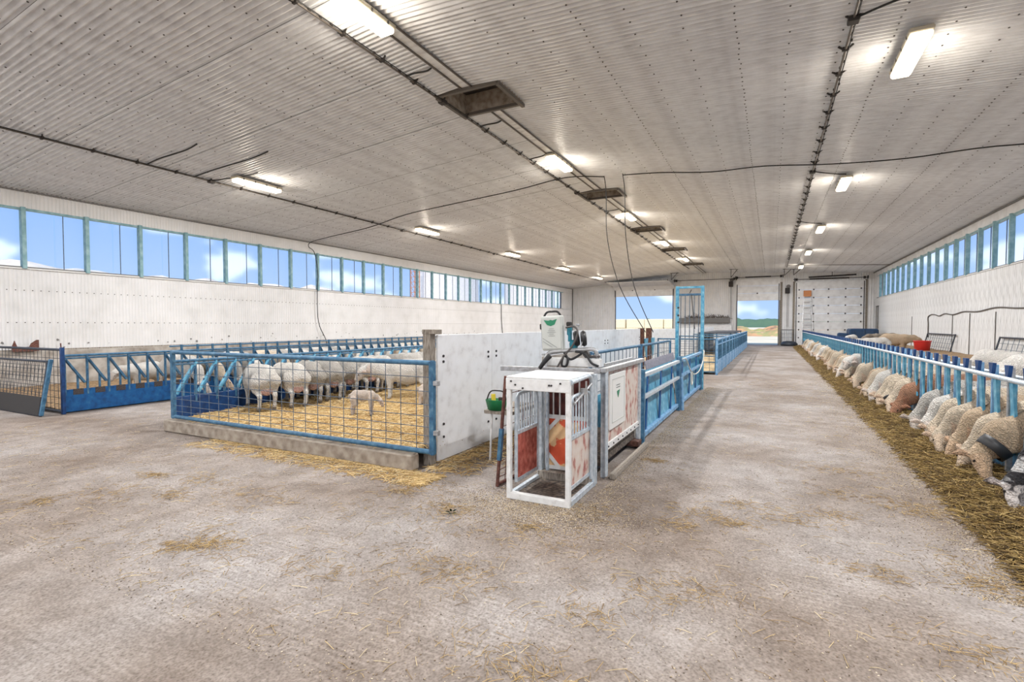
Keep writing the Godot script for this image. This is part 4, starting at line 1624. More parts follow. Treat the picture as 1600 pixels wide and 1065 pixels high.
	for q in [[-20.5, "second"], [-24.5, "third"], [-29.0, "fourth"]]:
		t = thing("cross_gate", "blue mesh gate across the far pens, %s from the race" % q[1], "gate", Vector3(-3.15, 0.08, q[0]))
		mesh_gate(t, 1.66, 0.98, 0.022, 8, [0.2, 0.4, 0.6, 0.8], M.blue_paint, M.wire_steel, 0.006)
	t = thing("creep_cover", "flat dark grey cover lying over the far pens", "cover", Vector3(-2.4, 1.1, -30.5))
	g = G.new()
	g.box(Vector3.ZERO, Vector3(1.5, 0.06, 9.0), Basis(), 0.01)
	put(g, "cover_sheet", M.dark_steel, t)
	for q in [[-0.7, 4.4], [0.7, 4.4], [-0.7, -4.4], [0.7, -4.4], [-0.7, 0], [0.7, 0]]:
		put(bx(Vector3(0.06, 1.07, 0.06)), "leg", M.blue_paint, t, Vector3(q[0], -0.565, q[1]))
	# right pen furniture
	for q in [[-28.1, 3.75, "whole mesh hurdle leaning on the right wall below the wavy cable"], [-20.2, 4.2, "mesh hurdle leaning on the right wall at the right edge of the frame"]]:
		t = thing("mesh_hurdle", q[2], "hurdle", Vector3(5.92, 0.26, q[0]))
		t.basis = Basis(Vector3(0, 0, 1), Vector3.UP, Vector3(-1, 0, 0)) * Basis(Vector3.RIGHT, -0.22)
		mesh_gate(t, q[1], 0.88, 0.025, 12, [0.2, 0.4, 0.6, 0.8], M.dark_steel, M.wire_steel, 0.007)
	t = thing("blue_tank", "dark blue plastic tank in the far right corner", "tank", Vector3(5.1, 0.25, -38.5))
	g = G.new()
	g.box(Vector3(0, 0.5, 0), Vector3(1.5, 1.0, 1.6), Basis(), 0.08)
	put(g, "tank_body", M.navy_plastic, t)
	g = G.new()
	g.bar(Vector3(-0.75, 0.45, 0.2), Vector3(-1.35, 0.5, 0.2), 0.5, 0.5, Vector3.UP, 0.08)
	put(g, "tank_spout", M.navy_plastic, t)
	for s in [-0.5, 0.0, 0.5]:
		put(bx(Vector3(0.06, 0.9, 0.04), 0.01), "rib", M.navy_plastic, t, Vector3(s, 0.5, 0.81))
	t = thing("red_tub", "low red plastic tub on the bedding by the right wall", "tub", Vector3(5.4, 0.46, -25.6))
	g = G.new()
	g.lathe(PackedVector2Array([Vector2(0.0, 0.0), Vector2(0.24, 0.0), Vector2(0.28, 0.36), Vector2(0.3, 0.37), Vector2(0.3, 0.4), Vector2(0.26, 0.4), Vector2(0.22, 0.06), Vector2(0, 0.06)]), Vector3.ZERO, Basis(), 24)
	put(g, "tub_wall", M.red_plastic, t)
	t = thing("step_ladder", "tall aluminium ladder with an orange top leaning on the closed far door", "ladder", Vector3(2.25, 0, -41.2))
	for s in [-1, 1]:
		g = G.new()
		g.bar(Vector3(0.36 * s, 0, 0.5), Vector3(0.2 * s, 3.85, -0.45), 0.06, 0.03, Vector3.RIGHT)
		put(g, "stile", M.galvanised, t)
		g = G.new()
		g.bar(Vector3(0.3 * s, 0, -0.2), Vector3(0.2 * s, 3.4, -0.5), 0.04, 0.03, Vector3.RIGHT)
		put(g, "rear_stile", M.galvanised, t)
	for i in 11:
		var f := (i + 1) / 12.0
		g = G.new()
		var hw := lerpf(0.36, 0.2, f)
		g.bar(Vector3(-hw, 3.85 * f, lerpf(0.5, -0.45, f)), Vector3(hw, 3.85 * f, lerpf(0.5, -0.45, f)), 0.03, 0.08)
		put(g, "rung", M.galvanised, t)
	put(bx(Vector3(0.48, 0.42, 0.16), 0.02), "ladder_top", M.orange_plastic, t, Vector3(0, 3.7, -0.4))
	t = thing("small_hurdle", "small grey mesh hurdle standing against the far pillar", "hurdle", Vector3(0.65, 0.03, -41.6))
	mesh_gate(t, 0.8, 1.1, 0.025, 7, [0.25, 0.5, 0.75], M.hinge, M.wire_steel, 0.008)
	t = thing("feed_sack", "slumped dark sack at the foot of the far pillar", "sack", Vector3(1.15, 0, -41.1))
	g = G.new()
	g.lathe(PackedVector2Array([Vector2(0, 0), Vector2(0.42, 0), Vector2(0.46, 0.12), Vector2(0.36, 0.28), Vector2(0.16, 0.34), Vector2(0, 0.34)]), Vector3.ZERO, Basis().scaled(Vector3(1.2, 1, 0.8)), 16)
	put(g, "sack_body", M.dark_steel, t)
	# ledge with twigs on the far wall, and the low white wall below it
	t = thing("wall_ledge", "narrow ledge heaped with brown twigs on the far wall", "ledge", Vector3(-4.6, 1.68, BZ + 0.2))
	put(bx(Vector3(3.7, 0.05, 0.34), 0.006), "ledge_board", M.weathered_wood, t)
	put(bx(Vector3(3.7, 0.35, 0.04), 0.006), "ledge_front", M.grey_trim, t, Vector3(0, 0.17, 0.17))
	g = G.new()
	var r := RandomNumberGenerator.new()
	r.seed = 3
	for i in 160:
		var a := Vector3(r.randf_range(-1.3, 1.8), 0.2 + r.randf() * 0.2, r.randf_range(-0.12, 0.14))
		g.rod(a, a + Vector3(r.randf_range(-0.3, 0.3), r.randf_range(-0.05, 0.32), r.randf_range(-0.06, 0.06)), 0.012, 4)
	var tw := put(g, "twigs", M.twig, t)
	tw.set_meta("kind", "stuff")
	t = thing("low_wall", "low white wall below the twig ledge at the far end", "wall", Vector3(-4.6, 0, BZ + 0.35))
	put(bx(Vector3(3.9, 1.45, 0.08), 0.006), "white_board", M.plywood_white, t, Vector3(0, 0.725, 0.0))
	put(bx(Vector3(3.9, 0.05, 0.14), 0.006), "cap_board", M.white_trim, t, Vector3(0, 1.47, 0.0))


# ---------------------------------------------------------------- weigh crate and race
var origin := Vector3.ZERO   # parts below are given in world places; putw() moves them into their thing


func putw(g: G, called: String, m: Material, t: Node3D) -> MeshInstance3D:
	return put(g, called, m, t, -t.position)


func round_gate(t: Node3D, a: Vector3, b: Vector3, y0: float, y1: float, y_mid: float, bars: int, panel: Material, called: String) -> Node3D:
	# a pipe gate between a and b (floor points): rounded top corners, bars above, a board below
	var holder := Node3D.new()
	holder.name = called
	t.add_child(holder, true)
	var off := -t.position
	var up := Vector3.UP
	var g := G.new()
	g.tube(bent([a + up * y0, a + up * y1, b + up * y1, b + up * y0], 0.1, 5), 0.016, 8)
	put(g, "pipe_frame", M.pale_galvanised, holder, off)
	g = G.new()
	g.bar(a + up * y_mid, b + up * y_mid, 0.028, 0.03)
	g.bar(a + up * (y0 + 0.015), b + up * (y0 + 0.015), 0.028, 0.03)
	put(g, "cross_rail", M.pale_galvanised, holder, off)
	for i in bars:
		var p := a.lerp(b, (i + 1.0) / (bars + 1))
		g = G.new()
		g.rod(p + up * y_mid, p + up * (y1 - 0.005), 0.008, 6)
		put(g, "bar", M.pale_galvanised, holder, off)
	g = G.new()
	g.bar(a.lerp(b, 0.03) + up * (y0 + y_mid) / 2, a.lerp(b, 0.97) + up * (y0 + y_mid) / 2, 0.012, y_mid - y0 - 0.03)
	put(g, "board", panel, holder, off)
	return holder


func build_crate() -> void:
	var x0 := -2.0
	var x1 := -1.46
	var z0 := -3.88
	var z1 := -4.52
	var t := thing("weigh_crate", "white framed sheep weigh crate with red boards and barred gates", "weigh crate", Vector3(-1.73, 0, -4.9))
	var g := G.new()
	g.span(Vector3(x0 - 0.02, 0, z0 - 0.03), Vector3(x1 + 0.02, 0.06, z0 + 0.02), 0.006)
	putw(g, "front_sill", M.white_paint_metal, t)
	for x in [x0, x1]:
		g = G.new()
		g.span(Vector3(x - 0.02, 0, z0), Vector3(x + 0.02, 0.05, z1), 0.005)
		putw(g, "side_sill", M.pale_galvanised, t)
	g = G.new()
	g.span(Vector3(x0, 0, z1 - 0.02), Vector3(x1, 0.09, z1 + 0.05), 0.005)
	putw(g, "rear_sill", M.weathered_wood, t)
	g = G.new()
	g.span(Vector3(x0 + 0.02, 0.0, z0), Vector3(x1 - 0.02, 0.02, z1))
	putw(g, "floor_mat", M.dark_mat, t)
	for q in [[x0, z0, M.white_paint_metal, 0.042], [x1, z0, M.white_paint_metal, 0.042], [x0 + 0.01, z1, M.pale_galvanised, 0.05], [x1, z1, M.pale_galvanised, 0.05], [x0 + 0.08, z1 - 0.01, M.pale_galvanised, 0.03], [x1 + 0.0, z1 - 0.07, M.pale_galvanised, 0.035]]:
		g = G.new()
		g.box(Vector3(q[0], 0.52, q[1]), Vector3(q[3], 1.04, q[3]), Basis(), 0.006)
		putw(g, "corner_post", q[2], t)
	g = G.new()
	g.span(Vector3(x0 - 0.025, 0.945, z0 - 0.01), Vector3(x1 + 0.02, 1.045, z0 + 0.025), 0.005)
	var hb := putw(g, "header_board", M.white_paint_metal, t)
	for q in [[-1.93, 0.99], [-1.86, 0.965], [-1.62, 1.0], [-1.6, 1.0], [-1.52, 1.02], [-1.97, 1.02]]:
		g = G.new()
		g.disc(Vector3(q[0], q[1], z0 + 0.025), Vector3(0, 0, 0.01), 0.008, 1.0, 8)
		put(g, "bolt", M.dark_fitting, hb)
	g = G.new()
	g.span(Vector3(x0 - 0.02, 1.045, z0 + 0.02), Vector3(x1 + 0.01, 1.06, z1), 0.004)
	putw(g, "top_sheet", M.white_paint_metal, t)
	g = G.new()
	g.tube(bent([Vector3(x1 + 0.02, 1.03, z0), Vector3(x1 + 0.02, 1.05, z1 + 0.1), Vector3(x1 + 0.02, 0.1, z1 + 0.1)], 0.12, 6), 0.02, 10)
	putw(g, "hoop_pipe", M.pale_galvanised, t)
	g = G.new()
	g.rod(Vector3(x1 + 0.03, 0.85, z0 - 0.05), Vector3(x1 + 0.03, 0.97, z0 - 0.5), 0.012)
	g.disc(Vector3(x1 + 0.03, 0.9, z0 - 0.3), Vector3(0, 0.05, 0), 0.03, 1.0, 10)
	putw(g, "latch_rod", M.galvanised, t)
	round_gate(t, Vector3(x0 + 0.035, 0, z0 - 0.06), Vector3(x0 + 0.035, 0, z1 + 0.14), 0.13, 0.9, 0.56, 7, M.red_board, "left_gate")
	round_gate(t, Vector3(x1 - 0.005, 0, z0 - 0.05), Vector3(x1 - 0.005, 0, z1 + 0.08), 0.13, 0.9, 0.56, 6, M.peeling_board, "right_gate")
	# rear gate: maroon behind bars, orange board with white corner braces
	var rear := Node3D.new()
	rear.name = "rear_gate"
	t.add_child(rear, true)
	var off := -t.position
	var zr := z1 - 0.04
	g = G.new()
	g.bar(Vector3(x0 + 0.05, 0.61, zr), Vector3(x1 - 0.02, 0.61, zr), 0.03, 0.035)
	g.bar(Vector3(x0 + 0.05, 0.12, zr), Vector3(x1 - 0.02, 0.12, zr), 0.03, 0.035)
	g.bar(Vector3(x0 + 0.06, 0.1, zr), Vector3(x0 + 0.06, 0.97, zr), 0.03, 0.03)
	g.bar(Vector3(x1 - 0.03, 0.1, zr), Vector3(x1 - 0.03, 0.97, zr), 0.03, 0.03)
	put(g, "gate_frame", M.white_paint_metal, rear, off)
	for i in 6:
		g = G.new()
		g.rod(Vector3(x0 + 0.13 + i * 0.066, 0.61, zr), Vector3(x0 + 0.13 + i * 0.066, 0.97, zr), 0.008)
		put(g, "bar", M.white_paint_metal, rear, off)
	g = G.new()
	g.span(Vector3(x0 + 0.07, 0.13, zr - 0.008), Vector3(x1 - 0.04, 0.6, zr + 0.006))
	put(g, "board", M.orange_board, rear, off)
	g = G.new()
	g.span(Vector3(x0 + 0.02, 0.55, zr - 0.1), Vector3(x1, 1.0, zr - 0.08))
	put(g, "maroon_board", M.maroon_board, rear, off)
	for q in [[0.13, 1], [0.6, -1]]:
		g = G.new()
		g.bar(Vector3(x0 + 0.07, q[0] + 0.13 * q[1], zr + 0.014), Vector3(x0 + 0.19, q[0], zr + 0.014), 0.008, 0.035, Vector3(0, 0, 1).cross(Vector3(0.12, -0.13 * q[1], 0)).normalized())
		put(g, "corner_brace", M.white_paint_metal, rear, off)
	# the weighing box behind
	var bx0 := -2.1
	var bx1 := -1.45
	var bz0 := -4.82
	var bz1 := -6.25
	g = G.new()
	g.span(Vector3(bx1 - 0.012, 0.31, bz0), Vector3(bx1 + 0.008, 1.02, bz1), 0.003)
	putw(g, "side_board", M.peeling_board, t)
	g = G.new()
	g.span(Vector3(bx0 - 0.01, 0.31, bz0), Vector3(bx0 + 0.01, 1.17, bz1), 0.003)
	putw(g, "far_side_board", M.concrete_wall, t)
	g = G.new()
	g.span(Vector3(bx1 - 0.02, 0.255, bz0), Vector3(bx1 + 0.025, 0.325, bz1), 0.006)
	var br := putw(g, "bottom_rail", M.white_paint_metal, t)
	for i in 8:
		g = G.new()
		g.disc(Vector3(bx1 + 0.025, 0.29, bz0 - 0.09 - i * 0.18), Vector3(0.008, 0, 0), 0.009, 1.0, 8)
		put(g, "bolt", M.dark_fitting, br)
	for q in [[bx1, bz0, 0.045], [bx1 + 0.01, bz1, 0.05], [bx0, bz0, 0.045], [bx0, bz1, 0.045]]:
		g = G.new()
		g.box(Vector3(q[0], 0.54, q[1]), Vector3(q[2], 1.08, q[2]), Basis(), 0.006)
		putw(g, "upright", M.pale_galvanised, t)
	for zq in [-4.77, -4.8]:
		g = G.new()
		g.rod(Vector3(bx1 + 0.04, 0.03, zq), Vector3(bx1 + 0.04, 1.05, zq), 0.014, 8)
		putw(g, "slide_pipe", M.pale_galvanised, t)
	g = G.new()
	g.bar(Vector3(bx1 + 0.02, 1.06, -4.74), Vector3(bx1 + 0.02, 1.06, -6.4), 0.06, 0.045, Vector3.UP, 0.006)
	putw(g, "top_rail", M.galvanised, t)
	g = G.new()
	g.bar(Vector3(-2.55, 1.04, -4.76), Vector3(-1.46, 1.05, -4.76), 0.05, 0.05, Vector3.UP, 0.004)
	putw(g, "cross_angle", M.galvanised, t)
	g = G.new()
	g.span(Vector3(-2.07, 1.075, -4.86), Vector3(-1.5, 1.16, -4.94), 0.006)
	putw(g, "white_beam", M.white_paint_metal, t)
	g = G.new()
	g.bar(Vector3(-1.5, 1.09, -5.02), Vector3(-1.5, 1.09, -6.2), 0.02, 0.03)
	g.rod(Vector3(bx0, 1.19, bz0), Vector3(bx0, 1.19, bz1), 0.012)
	putw(g, "upper_rod", M.galvanised, t)
	g = G.new()
	g.tube(bent([Vector3(-2.06, 1.04, -4.8), Vector3(-2.06, 1.22, -4.82), Vector3(-1.56, 1.26, -4.9), Vector3(-1.54, 1.16, -4.92)], 0.1, 6), 0.021, 10)
	putw(g, "hoop_handle", M.galvanised, t)
	# white plate with its small print
	g = G.new()
	g.span(Vector3(bx1 + 0.008, 0.44, -4.96), Vector3(bx1 + 0.03, 1.0, -5.55), 0.008)
	var pl := putw(g, "name_plate", M.white_plastic, t)
	g = G.new()
	for q in [[0.5, 0.51], [0.94, 0.95]]:
		g.span(Vector3(bx1 + 0.03, q[0], -5.02), Vector3(bx1 + 0.033, q[1], -5.49))
	for zq in [-5.02, -5.485]:
		g.span(Vector3(bx1 + 0.03, 0.5, zq), Vector3(bx1 + 0.033, 0.95, zq - 0.006))
	put(g, "plate_rim", M.case_grey, pl)
	g = G.new()
	g.plate(PackedVector2Array([Vector2(-0.05, 0.02), Vector2(0.06, 0.03), Vector2(0.0, -0.05)]), Vector3(bx1 + 0.0325, 0.79, -5.24), Basis(Vector3(0, 0, -1), Vector3.UP, Vector3(1, 0, 0)), 0.003)
	put(g, "plate_mark", M.green_print, pl)
	g = G.new()
	for i in 2:
		g.span(Vector3(bx1 + 0.03, 0.87 - i * 0.025, -5.17), Vector3(bx1 + 0.0325, 0.878 - i * 0.025, -5.31))
	put(g, "plate_print", M.grey_print, pl)
	# platform, load bars and block
	g = G.new()
	g.span(Vector3(bx0 + 0.02, 0.1, bz0 - 0.02), Vector3(bx1 - 0.03, 0.2, bz1 + 0.02), 0.01)
	putw(g, "platform", M.dark_mat, t)
	for zq in [bz0 - 0.2, bz1 + 0.2]:
		g = G.new()
		g.span(Vector3(bx0 + 0.05, 0.02, zq - 0.05), Vector3(bx1 - 0.1, 0.1, zq + 0.05), 0.01)
		putw(g, "load_bar", M.dark_steel, t)
	g = G.new()
	g.span(Vector3(bx0 + 0.1, 0.03, bz1 + 0.16), Vector3(bx1 + 0.05, 0.1, bz1 - 0.02), 0.01)
	putw(g, "wood_block", M.brown_wood, t)
	g = G.new()
	g.bar(Vector3(bx1 + 0.1, 0.03, -4.78), Vector3(bx1 + 0.1, 0.03, -6.3), 0.06, 0.06, Vector3.UP, 0.01)
	putw(g, "skid_rail", M.weathered_wood, t)

	# indicator case on the hoop
	t = thing("indicator_case", "pale grey carry case with a green winged mark on top of the weigh crate", "case", Vector3(-1.99, 1.235, -4.86), 0.12)
	t.rotation.z = 0.05
	put(bx(Vector3(0.225, 0.355, 0.1), 0.014), "case_body", M.case_grey, t, Vector3(0, 0.178, 0))
	put(bx(Vector3(0.2, 0.32, 0.012), 0.005), "case_lid", M.case_grey, t, Vector3(-0.005, 0.178, 0.053))
	g = G.new()
	g.tube(bent([Vector3(-0.09, 0.35, 0), Vector3(-0.06, 0.4, 0), Vector3(0.06, 0.4, 0), Vector3(0.09, 0.35, 0)], 0.04, 4), 0.011, 8)
	put(g, "handle", M.black_plastic, t)
	put(bx(Vector3(0.03, 0.06, 0.05), 0.008), "latch", M.dark_fitting, t, Vector3(-0.12, 0.25, 0))
	put(bx(Vector3(0.018, 0.3, 0.06), 0.006), "seal", M.dark_fitting, t, Vector3(-0.112, 0.17, -0.01))
	g = G.new()
	g.plate(PackedVector2Array([Vector2(-0.072, 0.03), Vector2(-0.02, 0.022), Vector2(0.0, 0.03), Vector2(0.02, 0.022), Vector2(0.068, 0.036), Vector2(0.04, -0.02), Vector2(0.0, -0.034), Vector2(-0.038, -0.022)]), Vector3(-0.005, 0.285, 0.06), Basis(), 0.004)
	put(g, "green_mark", M.green_print, t)
	g = G.new()
	for i in 5:
		g.box(Vector3(0.0, 0.222 - i * 0.018, 0.06), Vector3(0.05 + 0.02 * (i % 3), 0.004, 0.003))
	g.bar(Vector3(-0.095, 0.13, 0.06), Vector3(0.05, 0.03, 0.06), 0.003, 0.006, Vector3(0, 0, 1))
	g.bar(Vector3(-0.095, 0.1, 0.06), Vector3(0.0, 0.035, 0.06), 0.003, 0.004, Vector3(0, 0, 1))
	put(g, "print_lines", M.grey_print, t)
	t = thing("drench_bottle", "teal plastic dosing gun parts behind the carry case", "tool", Vector3(-1.82, 1.25, -4.9))
	g = G.new()
	g.lathe(PackedVector2Array([Vector2(0, 0), Vector2(0.04, 0), Vector2(0.045, 0.06), Vector2(0.03, 0.09), Vector2(0, 0.1)]), Vector3(0.03, 0, 0), Basis(), 14)
	put(g, "bulb", M.teal_plastic, t)
	put(bx(Vector3(0.045, 0.1, 0.05), 0.01), "upper_body", M.teal_plastic, t, Vector3(-0.015, 0.19, 0))
	put(bx(Vector3(0.05, 0.05, 0.05), 0.01), "dark_collar", M.dark_fitting, t, Vector3(-0.02, 0.255, 0))
	put(bx(Vector3(0.035, 0.09, 0.04), 0.008), "lower_body", M.teal_plastic, t, Vector3(-0.01, 0.12, 0))
	t = thing("black_headset", "pair of black ear defender cups hanging beside the case", "headset", Vector3(-1.72, 1.28, -4.88), 0.2)
	for q in [[-0.03, 0.0, 0.15], [0.04, -0.01, 0.1]]:
		g = G.new()
		g.lathe(PackedVector2Array([Vector2(0, -0.03), Vector2(0.045, -0.025), Vector2(0.055, 0), Vector2(0.045, 0.025), Vector2(0, 0.03)]), Vector3(q[0], 0.08, q[1]), Basis(Vector3(0, 0, 1), 1.57 + q[2]) * Basis().scaled(Vector3(1.5, 1, 1)), 18)
		put(g, "ear_cup", M.black_plastic, t)
	g = G.new()
	g.rod(Vector3(0.02, 0.0, 0.03), Vector3(0.05, 0.13, 0.03), 0.006)
	g.rod(Vector3(-0.02, 0.1, 0), Vector3(-0.015, 0.22, 0), 0.007)
	put(g, "band", M.galvanised, t)
	put(bx(Vector3(0.04, 0.025, 0.03), 0.005), "clip", M.galvanised, t, Vector3(-0.015, 0.22, 0))
	t = thing("drench_hose", "grey hose looping from the carry case to the crate top", "hose", Vector3(-1.85, 1.45, -4.86))
	g = G.new()
	g.tube(smooth_line([Vector3(0.0, 0.02, 0.03), Vector3(0.09, 0.03, 0.03), Vector3(0.13, -0.03, 0.04), Vector3(0.08, -0.16, 0.05), Vector3(-0.02, -0.28, 0.05), Vector3(-0.1, -0.42, 0.06)]), 0.01, 8)
	put(g, "tubing", M.hinge, t)
	g = G.new()
	g.tube(smooth_line([Vector3(-0.03, -0.23, 0.0), Vector3(0.02, -0.3, 0.02), Vector3(0.0, -0.37, 0.02), Vector3(-0.05, -0.36, 0.01), Vector3(-0.03, -0.27, 0.0), Vector3(0.05, -0.3, 0.0), Vector3(0.16, -0.24, 0.0)]), 0.012, 8)
	put(g, "coiled_tubing", M.black_plastic, t)
	g = G.new()
	g.tube(smooth_line([Vector3(0.1, -0.22, 0.02), Vector3(0.2, -0.24, 0.02), Vector3(0.27, -0.33, 0.02), Vector3(0.34, -0.36, 0.02)]), 0.012, 8)
	put(g, "free_end", M.black_plastic, t)
	t = thing("rubber_lever", "black rubber lever handle leaning on the crate's cross rail", "handle", Vector3(-2.02, 1.06, -4.66))
	g = G.new()
	g.tube(PackedVector3Array([Vector3(-0.04, 0.005, 0), Vector3(0.02, 0.08, 0.01), Vector3(0.07, 0.135, 0.0)]), 0.02, 10, 0.028)
	put(g, "grip", M.black_plastic, t)
	t = thing("antenna_clip", "grey gate latch fittings on the white beam", "latch", Vector3(-1.62, 1.16, -4.92))
	g = G.new()
	g.box(Vector3(0.02, 0.02, 0), Vector3(0.16, 0.03, 0.05), Basis(), 0.01)
	g.disc(Vector3(-0.04, 0.045, -0.03), Vector3(0, 0, 0.06), 0.03, 1.0, 12)
	put(g, "fitting", M.hinge, t)

	# rusty mesh panel beside the crate
	t = thing("rusty_hurdle", "rusty brown wire hurdle with a blue-painted edge propped at the left of the crate", "hurdle", Vector3(-2.24, 0.02, -4.1))
	t.basis = Basis(Vector3(0.05, 0, -1).normalized(), Vector3.UP, Vector3(1, 0, 0.05).normalized()) * Basis(Vector3.RIGHT, 0.09)
	mesh_gate(t, 1.2, 1.0, 0.016, 9, [0.07, 0.14, 0.22, 0.31, 0.42, 0.55, 0.7, 0.85], M.rust, M.rust, 0.004)
	g = G.new()
	g.box(Vector3(0, 0.38, 0), Vector3(0.038, 0.3, 0.038), Basis(), 0.004)
	put(g, "blue_sleeve", M.blue_paint, t)
	# caddy on a white trestle
	t = thing("plank_trestle", "pale plank trestle behind the crate", "trestle", Vector3(-2.62, 0, -5.0))
	put(bx(Vector3(0.34, 0.04, 0.7), 0.005), "plank", M.weathered_wood, t, Vector3(0, 0.55, -0.15))
	for q in [[-0.12, 0.15], [0.12, 0.15], [-0.12, -0.45], [0.12, -0.45]]:
		g = G.new()
		g.rod(Vector3(q[0], 0, q[1]), Vector3(q[0] * 0.8, 0.54, q[1]), 0.012)
		put(g, "leg", M.white_paint_metal, t)
	t = thing("green_caddy", "green plastic tool caddy with yellow and black bottles", "caddy", Vector3(-2.66, 0.572, -4.85))
	g = G.new()
	g.lathe(PackedVector2Array([Vector2(0, 0), Vector2(0.1, 0), Vector2(0.13, 0.11), Vector2(0.12, 0.115), Vector2(0.09, 0.02), Vector2(0, 0.02)]), Vector3.ZERO, Basis().scaled(Vector3(1, 1, 0.7)), 16)
	put(g, "basket", M.green_plastic, t)
	g = G.new()
	g.rod(Vector3(-0.03, 0.02, 0), Vector3(-0.04, 0.17, 0), 0.025, 10)
	put(g, "yellow_bottle", M.yellow_plastic, t)
	g = G.new()
	g.rod(Vector3(0.05, 0.02, 0.01), Vector3(0.055, 0.14, 0.01), 0.022, 10)
	put(g, "dark_bottle", M.dark_fitting, t)
	g = G.new()
	g.tube(bent([Vector3(-0.12, 0.1, 0), Vector3(-0.08, 0.21, 0), Vector3(0.1, 0.21, 0), Vector3(0.12, 0.1, 0)], 0.06), 0.008, 6)
	put(g, "handle", M.dark_fitting, t)


func build_race() -> void:
	# two lengths of blue sheeted race side along x = -1.43
	var x := -1.43
	var n := 0
	var race0: Node3D
	for q in [[-6.42, -9.2], [-9.36, -12.35]]:
		n += 1
		var z0: float = q[0]
		var z1: float = q[1]
		var t := thing("drafting_race", "blue sheeted side of the drafting race, %s length from the weigh crate" % nth(n), "race panel", Vector3(x, 0, z0), 0, "blue race sides")
		if n == 1:
			race0 = t
		var g := G.new()
		g.bar(Vector3(x - 0.17, 0.47, (z0 + z1) / 2), Vector3(x - 0.171, 0.471, (z0 + z1) / 2), 0.01, 0.01)
		var a := Vector3(x - 0.04, 0.86, z0)
		var up := Vector3(-0.16, -0.8, 0).normalized()
		g = G.new()
		g.box(Vector3(x - 0.09, 0.46, (z0 + z1) / 2), Vector3(0.008, 0.8, z0 - z1), Basis(Vector3(0, 0, 1), 0.12))
		putw(g, "sheet", M.sky_blue_paint, t)
		for y in [0.86, 0.58]:
			g = G.new()
			g.bar(Vector3(x, y, z0 + 0.02), Vector3(x, y, z1), 0.05, 0.05, Vector3.UP, 0.006)
			putw(g, "rail", M.pale_galvanised if n == 1 else M.worn_blue_paint, t)
		g = G.new()
		g.bar(Vector3(x - 0.02, 0.09, z0), Vector3(x - 0.02, 0.09, z1), 0.06, 0.06, Vector3.UP, 0.006)
		putw(g, "sole_rail", M.worn_blue_paint, t)
		for i in 3:
			var f := (i + 0.5) / 3.0
			var zz := lerpf(z0, z1, f)
			g = G.new()
			g.bar(Vector3(x - 0.03, 0.1, zz + 0.12), Vector3(x - 0.03, 0.84, zz), 0.02, 0.07, Vector3(0, 0, 1), 0.004)
			putw(g, "rib", M.bright_blue_paint, t)
		for zz in [z0, z1]:
			g = G.new()
			g.box(Vector3(x, 0.47, zz), Vector3(0.06, 0.94, 0.06), Basis(), 0.006)
			putw(g, "post", M.blue_paint, t)
	# far side of the race: mesh gates above blue boards
	for q in [[-6.45, -9.25, "first"], [-9.4, -12.4, "second"]]:
		var t := thing("race_gate", "blue mesh-topped gate on the far side of the race, %s length from the weigh crate" % q[2], "gate", Vector3(-2.12, 0.03, q[0]))
		t.basis = Basis(Vector3(0, 0, -1), Vector3.UP, Vector3(1, 0, 0))
		mesh_gate(t, q[0] - q[1], 1.09, 0.025, 12, [0.5, 0.64, 0.8], M.blue_paint, M.wire_steel, 0.006)
		var g := G.new()
		g.span(Vector3(0.02, 0, -0.008), Vector3(q[0] - q[1] - 0.02, 0.5, 0.008))
		put(g, "board", M.sky_blue_paint, t)
	var g2 := G.new()
	g2.bar(Vector3(0, 0.11, 0), Vector3(0, 0.12, -2.4), 0.016, 0.24, Vector3(-0.2, 1, 0).normalized())
	put(g2, "rubber_sheet", M.grey_rubber, race0, Vector3(-1.62 + 1.43, 0.74, -7.5 + 6.42))
	g2 = G.new()
	g2.bar(Vector3(0, 0.1, 0), Vector3(0, 0.1, -0.85), 0.016, 0.24, Vector3(-0.2, 1, 0).normalized())
	put(g2, "rubber_sheet", M.grey_rubber, race0, Vector3(-1.66 + 1.43, 0.74, -6.5 + 6.42))
	# tall lift gate
	var t := thing("lift_gate", "tall blue lift gate frame with a barred drop gate across the race", "gate", Vector3(-1.7, 0, -12.5))
	for xx in [-1.98, -1.42]:
		var g := G.new()
		g.box(Vector3(xx, 1.2, -12.5), Vector3(0.075, 2.4, 0.07), Basis(), 0.008)
		putw(g, "upright", M.sky_blue_paint, t)
	for y in [2.37, 2.2]:
		var g := G.new()
		g.bar(Vector3(-1.98, y, -12.5), Vector3(-1.42, y, -12.5), 0.05, 0.05, Vector3.UP, 0.005)
		putw(g, "cross_bar", M.blue_paint if y < 2.3 else M.sky_blue_paint, t)
	for i in 5:
		var g := G.new()
		g.rod(Vector3(-1.9 + i * 0.1, 0.75, -12.48), Vector3(-1.9 + i * 0.1, 2.2, -12.48), 0.01)
		putw(g, "bar", M.wire_steel, t)
	var g3 := G.new()
	g3.rod(Vector3(-1.66, 2.2, -12.44), Vector3(-1.58, 1.4, -12.44), 0.012)
	g3.rod(Vector3(-1.7, 2.23, -12.44), Vector3(-1.66, 2.31, -12.44), 0.012)
	putw(g3, "lift_rod", M.hinge, t)
	g3 = G.new()
	g3.span(Vector3(-1.95, 0.1, -12.52), Vector3(-1.45, 0.75, -12.49))
	putw(g3, "drop_board", M.sky_blue_paint, t)
	for q in [[1.72, 0.02], [1.9, -0.02], [1.56, 0.0]]:
		g3 = G.new()
		g3.box(Vector3(-1.95, q[0], -12.45), Vector3(0.04, 0.03, 0.04), Basis(), 0.004)
		putw(g3, "bolt", M.dark_fitting, t)
	# rope
	t = thing("white_rope", "white rope looped over the blue race rail", "rope", Vector3(x + 0.05, 0.86, -9.5))
	var g4 := G.new()
